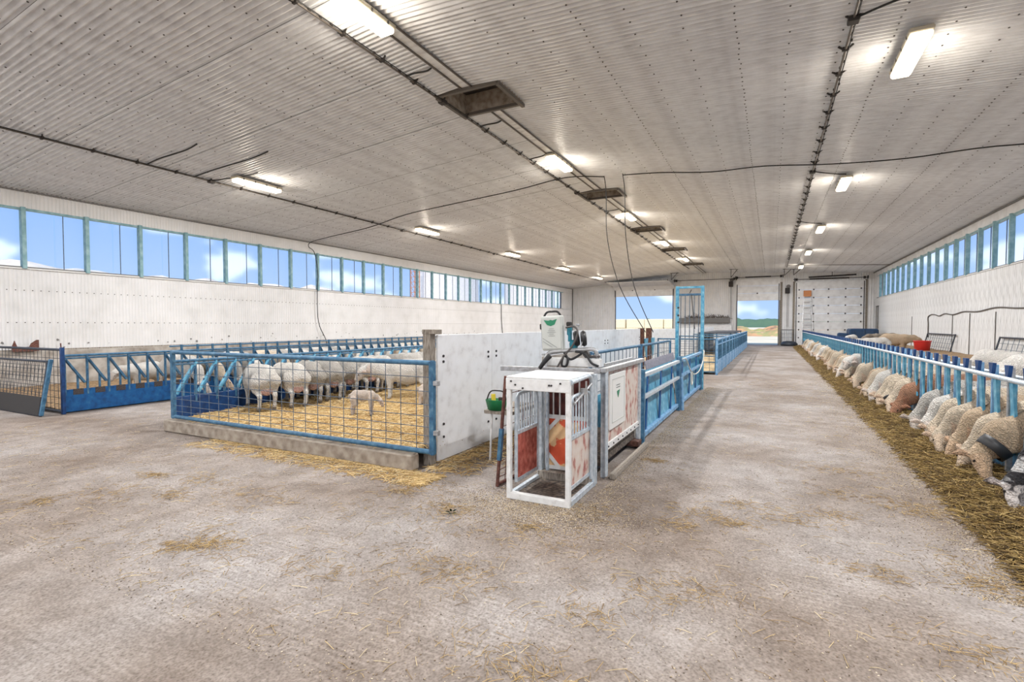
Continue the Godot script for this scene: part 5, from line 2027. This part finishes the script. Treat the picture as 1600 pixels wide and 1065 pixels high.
	g4.tube(smooth_line([Vector3(0.0, 0.04, 0.15), Vector3(0.02, 0.02, -0.1), Vector3(0.03, -0.2, -0.55), Vector3(0.03, -0.34, -1.1), Vector3(0.03, -0.34, -1.9), Vector3(0.03, -0.2, -2.5), Vector3(0.02, 0.02, -2.85), Vector3(0.0, 0.05, -2.9)]), 0.012, 8)
	put(g4, "long_loop", M.rope, t)
	g4 = G.new()
	g4.tube(smooth_line([Vector3(0.03, -0.26, -0.7), Vector3(0.03, -0.45, -0.72), Vector3(0.03, -0.52, -0.8), Vector3(0.03, -0.45, -0.9), Vector3(0.03, -0.28, -0.86)]), 0.012, 8)
	put(g4, "short_loop", M.rope, t)
	t = thing("support_prop", "grey pipe prop standing beside the race joint", "prop", Vector3(x + 0.06, 0, -9.28))
	g4 = G.new()
	g4.rod(Vector3(0, 0, 0), Vector3(-0.02, 0.58, 0), 0.03, 8)
	put(g4, "pipe", M.worn_blue_paint, t)


# ---------------------------------------------------------------- ceiling fittings and cables
func build_ceiling_fittings() -> void:
	# three pipe runs with clamps, junction boxes and drops
	var r := RandomNumberGenerator.new()
	r.seed = 9
	for q in [[-11.85, "left slope"], [-5.25, "ridge's left side"], [0.85, "right slope"]]:
		var x: float = q[0]
		var y := ceil_y(x) - 0.05
		var t := thing("pipe_run", "dark conduit run with clamps along the ceiling on the %s" % q[1], "conduit", Vector3(x, y, 0))
		var g := G.new()
		g.rod(Vector3(0, 0, FZ), Vector3(0, 0, BZ + 4), 0.016, 6)
		put(g, "pipe", M.conduit, t)
		g = G.new()
		g.rod(Vector3(0.035, 0.01, FZ), Vector3(0.035, 0.01, BZ + 4), 0.008, 5)
		put(g, "wire", M.cable, t)
		g = G.new()
		g.box(Vector3(0, 0.005, 0), Vector3(0.09, 0.06, 0.05), Basis(), 0.012)
		g.bar(Vector3(-0.02, 0, 0), Vector3(-0.09, 0.04, 0.03), 0.02, 0.02)
		g.bar(Vector3(0.02, 0, 0), Vector3(0.09, 0.04, 0.03), 0.02, 0.02)
		var clip := g.mesh()
		g = G.new()
		g.box(Vector3(0, 0.0, 0), Vector3(0.03, 0.025, 0.05), Basis(), 0.006)
		var small := g.mesh()
		var z := 1.0
		while z > -34.0:
			put(clip, "clamp", M.dark_fitting, t, Vector3(0, 0, z))
			if z > -22.0:
				for i in 3:
					put(small, "clip", M.dark_fitting, t, Vector3(r.randf_range(-0.01, 0.05), 0.005, z - 0.2 - i * 0.18))
			z -= 0.78
		for zz in [-7.6, -14.6, -21.4, -28.2]:
			put(bx(Vector3(0.13, 0.07, 0.13), 0.012), "junction_box", M.dark_fitting, t, Vector3(0, -0.005, zz))
	# black leads from the runs to the lights
	var k := 0
	for q in [[Vector3(0.85, 0, -7.6), Vector3(1.6, 0, -7.1)], [Vector3(0.85, 0, -14.6), Vector3(1.6, 0, -15.1)], [Vector3(0.85, 0, -21.4), Vector3(1.6, 0, -22.0)], [Vector3(-5.25, 0, -11.2), Vector3(-4.75, 0, -11.1)], [Vector3(-5.25, 0, -17.4), Vector3(-4.75, 0, -17.5)], [Vector3(-11.85, 0, -7.6), Vector3(-10.6, 0, -7.9)], [Vector3(-11.85, 0, -7.2), Vector3(-9.4, 0, -7.25)], [Vector3(-11.85, 0, -6.2), Vector3(-10.1, 0, -6.2)], [Vector3(-5.25, 0, -6.6), Vector3(-4.75, 0, -6.6)], [Vector3(-5.25, 0, -8.9), Vector3(-4.75, 0, -8.9)]]:
		k += 1
		var a: Vector3 = q[0]
		var b: Vector3 = q[1]
		a.y = ceil_y(a.x) - 0.04
		b.y = ceil_y(b.x) - 0.04
		var t := thing("light_lead", "short black lead on the ceiling, %s" % ["joining the right pipe run to the nearest hung light", "joining the right pipe run to its second light", "joining the right pipe run to its third light", "joining the ridge run to its second light", "joining the ridge run to its third light", "joining the left run to its nearest light", "crossing the left slope before its nearest light", "left of the others on the left slope", "just before the nearest ridge vent", "just behind the nearest ridge vent"][k - 1], "cable", a, 0, "ceiling leads")
		var g := G.new()
		g.tube(smooth_line([Vector3.ZERO, (b - a) * 0.35 + Vector3(0, -0.03, 0.06), (b - a) * 0.75 + Vector3(0, -0.01, -0.03), b - a]), 0.014, 6)
		put(g, "lead", M.cable, t)
	# long black cable across to the left wall and down it
	var t := thing("black_cable", "long black cable from the ridge across to the left wall and down it", "cable", Vector3(-4.0, 5.4, -13.4))
	var o := t.position
	var g := G.new()
	var pts := [Vector3(-4.05, ceil_y(-4.05) - 0.06, -13.4), Vector3(-5.0, ceil_y(-5.0) - 0.06, -13.0), Vector3(-6.5, ceil_y(-6.5) - 0.09, -13.0), Vector3(-8.6, ceil_y(-8.6) - 0.1, -12.9), Vector3(-10.4, ceil_y(-10.4) - 0.06, -13.0), Vector3(-12.2, ceil_y(-12.2) - 0.1, -13.3), Vector3(-14.0, ceil_y(-14) - 0.12, -13.3), Vector3(-15.2, ceil_y(-15.2) - 0.09, -13.5), Vector3(-15.4, 4.4, -13.55), Vector3(-15.38, 4.2, -13.8), Vector3(-15.38, 3.4, -13.95), Vector3(-15.4, 2.7, -13.92), Vector3(-15.38, 1.6, -13.95), Vector3(-15.34, 0.95, -14.25), Vector3(-15.3, 0.6, -14.3)]
	for i in pts.size():
		pts[i] -= o
	g.tube(smooth_line(pts, 5), 0.014, 6)
	put(g, "cable_run", M.cable, t)
	t = thing("black_cable", "long black cable from the ridge across the right slope to the right wall", "cable", Vector3(-3.5, 5.4, -13.4))
	o = t.position
	g = G.new()
	pts = [Vector3(-3.55, ceil_y(-3.55) - 0.06, -13.4), Vector3(-2.6, ceil_y(-2.6) - 0.08, -13.4), Vector3(-1.4, ceil_y(-1.4) - 0.09, -13.7), Vector3(-0.2, ceil_y(-0.2) - 0.06, -13.7), Vector3(1.2, ceil_y(1.2) - 0.09, -13.9), Vector3(2.6, ceil_y(2.6) - 0.1, -13.9), Vector3(4.0, ceil_y(4.0) - 0.06, -13.7), Vector3(6.1, ceil_y(6.1) - 0.07, -13.9)]
	for i in pts.size():
		pts[i] -= o
	g.tube(smooth_line(pts, 5), 0.014, 6)
	put(g, "cable_run", M.cable, t)
	for q in [[-4.05, -2.95, "left"], [-3.55, -2.75, "right"]]:
		t = thing("drop_cable", "thin dark cable hanging from the ridge to the white partition, the %s one of two" % q[2], "cable", Vector3(q[0], 5.4, -13.4))
		g = G.new()
		g.tube(smooth_line([Vector3(0, 0.08, 0), Vector3(0.06, -0.4, 0), Vector3(0.1, -1.6, 0), Vector3((q[1] - q[0]) * 0.4, -2.9, -0.05), Vector3(q[1] - q[0], -4.1, -0.15)]), 0.011, 6)
		put(g, "cable_run", M.cable, t)
	# wavy hose on the right wall
	t = thing("wavy_hose", "wavy grey hose clipped along the right wall above the hurdles", "hose", Vector3(RX - 0.04, 0, -28.3))
	g = G.new()
	pts = [Vector3(0, 0.95, 0), Vector3(0, 1.5, 0), Vector3(0, 1.82, -0.05), Vector3(0, 1.93, 0.4), Vector3(0, 1.92, 1.0), Vector3(0, 1.86, 1.6), Vector3(0, 1.94, 2.4), Vector3(0, 1.88, 3.4), Vector3(0, 1.97, 4.6), Vector3(0, 1.94, 6.0), Vector3(0, 2.03, 7.6), Vector3(0, 1.96, 9.4), Vector3(0, 1.97, 12.5)]
	g.tube(smooth_line(pts, 5), 0.022, 6)
	put(g, "hose_run", M.conduit, t)
	for q in [[-23.1, "third"], [-25.0, "second"], [-20.8, "fourth"], [-31.3, "first"]]:
		t = thing("wall_seam_pipe", "thin grey drop pipe on the right wall, %s from the far end" % q[1], "pipe", Vector3(RX - 0.03, 0.3, q[0]))
		g = G.new()
		g.rod(Vector3(0, 0, 0), Vector3(0, 1.6, 0.02), 0.012)
		put(g, "pipe", M.conduit, t)


func build_wall_fittings() -> void:
	var t := thing("wall_rod", "thin black rod standing against the left wall beyond the partition", "rod", Vector3(LX + 0.06, 0.9, -29.0))
	var g := G.new()
	g.tube(smooth_line([Vector3(0, 0, 0), Vector3(0, 0.9, 0.15), Vector3(0, 2.0, 0.2)]), 0.02, 6)
	put(g, "rod", M.cable, t)
	t = thing("wall_rod", "short rusty peg on the left wall near the dark gates", "rod", Vector3(LX + 0.1, 0.89, -6.05))
	g = G.new()
	g.rod(Vector3.ZERO, Vector3(0, 0.16, 0.01), 0.014)
	put(g, "peg", M.rust, t)
	t = thing("corner_pipes", "pair of grey pipes with a cross piece in the far right corner", "pipe", Vector3(RX - 0.08, 0.3, BZ + 1.5))
	for z in [0.0, 0.55]:
		g = G.new()
		g.rod(Vector3(0, 0, z), Vector3(0, 2.4, z), 0.025)
		put(g, "pipe", M.conduit, t)
	g = G.new()
	g.rod(Vector3(0, 2.4, -0.1), Vector3(0, 2.4, 0.65), 0.03)
	put(g, "cross_piece", M.conduit, t)
	t = thing("cross_conduit", "thin dark conduit crossing the right ceiling slope before the far doors", "conduit", Vector3(0.85, 0, -36.6))
	g = G.new()
	g.rod(Vector3(0, ceil_y(0.85) - 0.06, 0), Vector3(5.3, ceil_y(6.15) - 0.06, 0), 0.018)
	put(g, "conduit", M.conduit, t)
	t = thing("heater_tube", "long black tube heater above the closed far door", "heater", Vector3(3.6, 4.86, BZ + 0.55))
	g = G.new()
	g.rod(Vector3(-1.3, -0.03, 0), Vector3(1.5, 0.05, 0), 0.05, 10)
	put(g, "tube", M.dark_fitting, t)
	g = G.new()
	g.rod(Vector3(0.1, 0.0, 0), Vector3(0.1, ceil_y(3.7) - 4.86, 0), 0.02)
	put(g, "hanger", M.dark_fitting, t)
	# grey scuffs left by animals on the left wall's lower sheets
	var r := RandomNumberGenerator.new()
	r.seed = 31
	t = thing("wall_scuffs", "dark dried mud splashes low on the left wall", "splashes", Vector3(LX + 0.026, 1.02, -10))
	g = G.new()
	for i in 70:
		var c := Vector3(0, r.randf_range(-0.1, 0.3) * r.randf(), 5.0 - 22.0 * r.randf())
		var o := PackedVector2Array()
		var n := 6
		var w := r.randf_range(0.008, 0.035)
		for k in n:
			var a := TAU * k / n
			o.append(Vector2(cos(a) * w * r.randf_range(0.5, 1.3), sin(a) * w * 0.9 * r.randf_range(0.3, 1.4)))
		g.plate(o, c, Basis(Vector3(0, 0, -1), Vector3.UP, Vector3(1, 0, 0)), 0.004)
	var sc := put(g, "splashes", M.grey_trim, t)
	sc.set_meta("kind", "stuff")


# ---------------------------------------------------------------- straw, hay, chaff
func strand(len: float, w: float) -> ArrayMesh:
	var g := G.new()
	g.tube(PackedVector3Array([Vector3(-len / 2, 0, 0), Vector3(0, len * 0.06, len * 0.03), Vector3(len / 2, 0, 0)]), w, 3)
	return g.mesh()


func straws(called: String, label: String, cat: String, count: int, place: Callable, tones: Array, len: float, w: float, tilt: float, sd: int) -> void:
	var r := RandomNumberGenerator.new()
	r.seed = sd
	var where := []
	var tints := PackedColorArray()
	for i in count:
		var p: Vector3 = place.call(r)
		var s := r.randf_range(0.5, 1.5)
		where.append(Transform3D(Basis(Vector3.UP, r.randf() * TAU) * Basis(Vector3(0, 0, 1), r.randf_range(-tilt, tilt)) * Basis().scaled(Vector3(s, 1, 1)), p))
		var c: Color = tones[r.randi() % tones.size()]
		tints.append(c.srgb_to_linear() * r.randf_range(0.8, 1.1))
	var o := scatter(called, strand(len, w), M.straw_tint, where, tints)
	tag(o, label, cat)


var bed_noise := FastNoiseLite.new()


func mid_bed(x: float, z: float) -> float:
	return 0.17 + bed_noise.get_noise_2d(x * 1.0, z * 1.0) * 0.05 + bed_noise.get_noise_2d(x * 7.0, z * 7.0) * 0.02


func right_bed(x: float, z: float) -> float:
	return lerpf(0.03, 0.22, clampf((x - 3.3) / 0.4, 0, 1)) + 0.25 * smoothstep(4.6, 5.4, x) * smoothstep(-18.0, -22.0, z) + bed_noise.get_noise_2d(x * 2.0, z * 2.0) * 0.03


func hay_y(x: float, z: float) -> float:
	var edge := 1.38 + bed_noise.get_noise_1d(z * 3.0) * 0.16 + bed_noise.get_noise_1d(z * 11.0 + 40.0) * 0.06
	var k := clampf((x - edge) / 0.3, 0, 1)
	return -0.03 + k * (0.12 + bed_noise.get_noise_2d(x * 5.0, z * 5.0) * 0.05)


func build_bedding() -> void:
	bed_noise.seed = 12
	bed_noise.frequency = 0.4
	var o := put(field(-7.58, -3.26, -4.24, -40.0, 44, 300, mid_bed), numbered("straw_bedding"), M.straw_bed, self)
	o.set_meta("kind", "stuff")
	tag(o, "golden straw bedding covering the middle pen", "straw")
	o = put(field(LX + 0.13, -10.62, -4.2, BZ + 0.3, 20, 120, func(x, z): return 0.07 + bed_noise.get_noise_2d(x * 2.0, z * 2.0) * 0.04), numbered("straw_bedding"), M.dung_bed, self)
	o.set_meta("kind", "stuff")
	tag(o, "trampled straw and dung bedding of the left pen", "straw")
	o = put(field(2.08, 3.3, 4.0, BZ + 0.4, 10, 140, right_bed), numbered("straw_bedding"), M.dung_bed, self)
	o.set_meta("kind", "stuff")
	tag(o, "thin trampled bedding under the feeding sheep behind the right barrier", "straw")
	o = put(field(3.3, RX - 0.03, 4.0, BZ + 0.4, 18, 140, right_bed), numbered("straw_bedding"), M.dung_bed, self)
	o.set_meta("kind", "stuff")
	tag(o, "trampled brown bedding of the right pen", "straw")
	o = put(field(1.1, 2.05, -3.2, BZ + 1.5, 22, 420, hay_y), numbered("hay_row"), M.hay_bed, self)
	o.set_meta("kind", "stuff")
	tag(o, "row of brown-green hay on the floor under the sheep's heads", "hay")
	o = put(field(-3.15, -1.5, -16.4, -38.0, 16, 80, func(x, z): return 0.06 + bed_noise.get_noise_2d(x * 3.0, z * 3.0) * 0.04), numbered("straw_bedding"), M.straw_bed, self)
	o.set_meta("kind", "stuff")
	tag(o, "straw bedding inside the far boarded pens", "straw")
	var gold := [c8(218, 190, 136), c8(200, 168, 112), c8(230, 208, 164), c8(176, 142, 92), c8(210, 178, 120)]
	var hay := [c8(128, 102, 58), c8(152, 126, 74), c8(104, 82, 46), c8(178, 152, 98), c8(136, 112, 62), c8(84, 66, 38)]
	straws("loose_straw", "loose golden straw lying over the middle pen's bedding", "straw", 26000, func(r): 
		var z := -4.25 - 9.0 * pow(r.randf(), 1.4)
		var x: float = r.randf_range(-7.5, -3.25)
		return Vector3(x, mid_bed(x, z) + 0.012, z), gold, 0.17, 0.0035, 0.25, 1)
	straws("loose_hay", "tangled hay stems along the right feed barrier", "hay", 42000, func(r): 
		var z := -3.4 - 36.0 * pow(r.randf(), 2.0)
		var x := 1.3 + 0.72 * pow(r.randf(), 0.7)
		return Vector3(x, maxf(hay_y(x, z), 0.0) + 0.01 + r.randf() * 0.02, z), hay, 0.13, 0.003, 0.4, 2)
	straws("spilled_straw", "straw spilled on the alley floor along the gate and the white partition", "straw", 3400, func(r): 
		var f: float = r.randf()
		var p := Vector3.ZERO
		if f < 0.5:
			p = Vector3(-2.9 - 3.6 * pow(r.randf(), 2.2), 0.006, -4.1 + 0.36 * pow(r.randf(), 2.2))
		else:
			p = Vector3(-3.12 + 0.5 * pow(r.randf(), 1.6), 0.006 + r.randf() * 0.03, r.randf_range(-4.2, -9.0))
		return p, gold, 0.14, 0.0028, 0.15, 3)
	straws("alley_straw", "single straws scattered thinly over the alley floor", "straw", 3600, func(r): 
		return Vector3(r.randf_range(-9.8, 1.4), 0.004, -1.6 - 14.0 * pow(r.randf(), 1.5)), [c8(206, 182, 136), c8(186, 160, 116), c8(160, 134, 96), c8(222, 202, 162)], 0.07, 0.0016, 0.05, 4)
	# small clumps of straw here and there
	var clumps := []
	var rc := RandomNumberGenerator.new()
	rc.seed = 77
	for i in 46:
		clumps.append([Vector3(rc.randf_range(-5.5, 1.2), 0.0, -1.7 - 4.5 * rc.randf()), rc.randf_range(0.05, 0.16)])
	for q in [[-1.05, -1.95, 0.12], [-2.5, -2.2, 0.14], [-3.5, -2.1, 0.2], [-2.05, -2.55, 0.16], [-1.75, -2.6, 0.12], [-2.6, -3.2, 0.3], [-1.9, -3.1, 0.25]]:
		clumps.append([Vector3(q[0], 0, q[1]), q[2]])
	straws("straw_clumps", "small flattened clumps of straw on the foreground floor", "straw", 4200, func(r): 
		var c: Array = clumps[r.randi() % clumps.size()]
		return c[0] + Vector3(r.randfn(0, 1) * c[1] * 1.3, 0.005 + r.randf() * 0.008, r.randfn(0, 1) * c[1] * 0.8), [c8(196, 168, 118), c8(170, 142, 96), c8(148, 122, 84)], 0.055, 0.0016, 0.15, 5)
	# chaff and pebbles: grain-sized bits
	var g := G.new()
	g.lathe(PackedVector2Array([Vector2(0, -0.5), Vector2(0.4, -0.3), Vector2(0.5, 0), Vector2(0.35, 0.35), Vector2(0, 0.5)]), Vector3.ZERO, Basis(), 5)
	var where := []
	var tints := PackedColorArray()
	for i in 60000:
		var p := Vector3(rc.randf_range(-8.0, 1.5), 0.002, -1.5 - 13.0 * pow(rc.randf(), 1.7))
		if i % 5 == 0:   # thicker round the crate and the race
			p = Vector3(-1.7 + rc.randfn(0, 0.38), 0.002, -3.75 + rc.randfn(0, 0.22))
		elif i % 5 == 1:
			p = Vector3(-1.35 + absf(rc.randfn(0, 0.14)), 0.002, rc.randf_range(-4.0, -13.0))
		elif i % 5 == 2:
			p = Vector3(1.35 - absf(rc.randfn(0, 0.22)), 0.002, -3.6 - 14.0 * pow(rc.randf(), 1.5))
		var s := rc.randf_range(0.003, 0.0085)
		where.append(Transform3D(Basis(Vector3.UP, rc.randf() * TAU) * Basis().scaled(Vector3(s * 1.5, s * 0.5, s)), p))
		var c: Color = [c8(190, 174, 150), c8(168, 150, 124), c8(204, 190, 168), c8(96, 82, 68), c8(180, 160, 126), c8(120, 102, 84)][rc.randi() % 6]
		tints.append(c.srgb_to_linear())
	var ch := scatter("chaff", g.mesh(), M.straw_tint, where, tints)
	tag(ch, "fine chaff and grain pellets strewn over the alley floor", "chaff")
	# a sprig of green leaf
	var t := thing("leaf_sprig", "small dark green leafy sprig on the foreground floor", "leaf", Vector3(-2.24, 0.004, -3.34))
	for i in 5:
		g = G.new()
		var a := i * 1.3
		g.plate(PackedVector2Array([Vector2(0, 0), Vector2(0.012, 0.012), Vector2(0.04, 0.0), Vector2(0.012, -0.01)]), Vector3(0.01 * cos(a), 0.004 + 0.003 * i, 0.01 * sin(a)), Basis(Vector3(cos(a), 0.2, sin(a)).normalized(), Vector3(-sin(a), 0, cos(a)), Vector3.UP), 0.002)
		put(g, "leaf", M.leaves, t)


func build_all() -> void:
	build_lights()
	build_ceiling_fittings()
	build_wall_fittings()
	build_pens()
	build_crate()
	build_race()
	build_sheep()
	build_bedding()


func lamp(at: Vector3, label: String, hung: bool) -> void:
	var t := thing("ceiling_light", label, "light", at, 0, "sealed ceiling lights")
	var g := G.new()
	g.box(Vector3(0, 0.05, 0), Vector3(0.26, 0.06, 1.24), Basis(), 0.025)
	put(g, "housing", M.fixture_body, t)
	g = G.new()
	g.box(Vector3(0, -0.01, 0), Vector3(0.235, 0.085, 1.2), Basis(), 0.035)
	put(g, "diffuser", M.lamp_glow, t)
	for s in [-1, 1]:
		for k in 4:
			g = G.new()
			g.box(Vector3(0.128 * s, 0.03, -0.45 + 0.3 * k), Vector3(0.014, 0.05, 0.03), Basis(), 0.003)
			put(g, "clip", M.hinge, t)
	if hung:
		g = G.new()
		for s in [-1, 1]:
			g.rod(Vector3(0, 0.07, 0.4 * s), Vector3(0, ceil_y(at.x) - at.y, 0.4 * s), 0.006, 5)
		put(g, "hanger_wire", M.cable, t)
	var l := AreaLight3D.new()
	l.name = "tube_light"
	t.add_child(l)
	l.area_size = Vector2(0.22, 1.15)
	l.position = Vector3(0, -0.06, 0)
	l.rotation_degrees = Vector3(-90, 0, 0)
	l.light_energy = LAMP
	l.light_color = Color(0.985, 0.99, 1.0)
	l.area_range = 60.0
	l.shadow_enabled = true
	var o := OmniLight3D.new()   # the lens wraps round the tubes and lets some light out sideways
	o.name = "lens_light"
	t.add_child(o)
	o.position = Vector3(0, -0.15, 0)
	o.light_energy = LAMP * 0.045
	o.light_color = Color(1.0, 0.95, 0.88)
	o.light_size = 0.1
	o.omni_range = 60.0
	o.omni_attenuation = 2.0
	o.shadow_enabled = true


const LAMP := 22.0


func build_lights() -> void:
	var z := 8.8
	for k in 7:
		lamp(Vector3(RIDGE_X, RIDGE_Y - 0.13, z), "sealed strip light on the ceiling ridge, %s" % (["last before the near end wall", "just behind the camera"][k] if k < 2 else nth(k - 1) + " from the camera"), false)
		z -= 6.83
	z = 5.4
	for k in 7:
		lamp(Vector3(-11.15, ceil_y(-11.15) - 0.12, z), "sealed strip light on the left ceiling slope, %s" % (["last before the near end wall", "just behind the camera"][k] if k < 2 else nth(k - 1) + " from the camera"), false)
		z -= 6.85
	z = 5.4
	for k in 7:
		lamp(Vector3(1.6, ceil_y(1.6) - 0.18, z), "hung strip light on the right ceiling slope, %s" % (["last before the near end wall", "just behind the camera"][k] if k < 2 else nth(k - 1) + " from the camera"), true)
		z -= 6.98
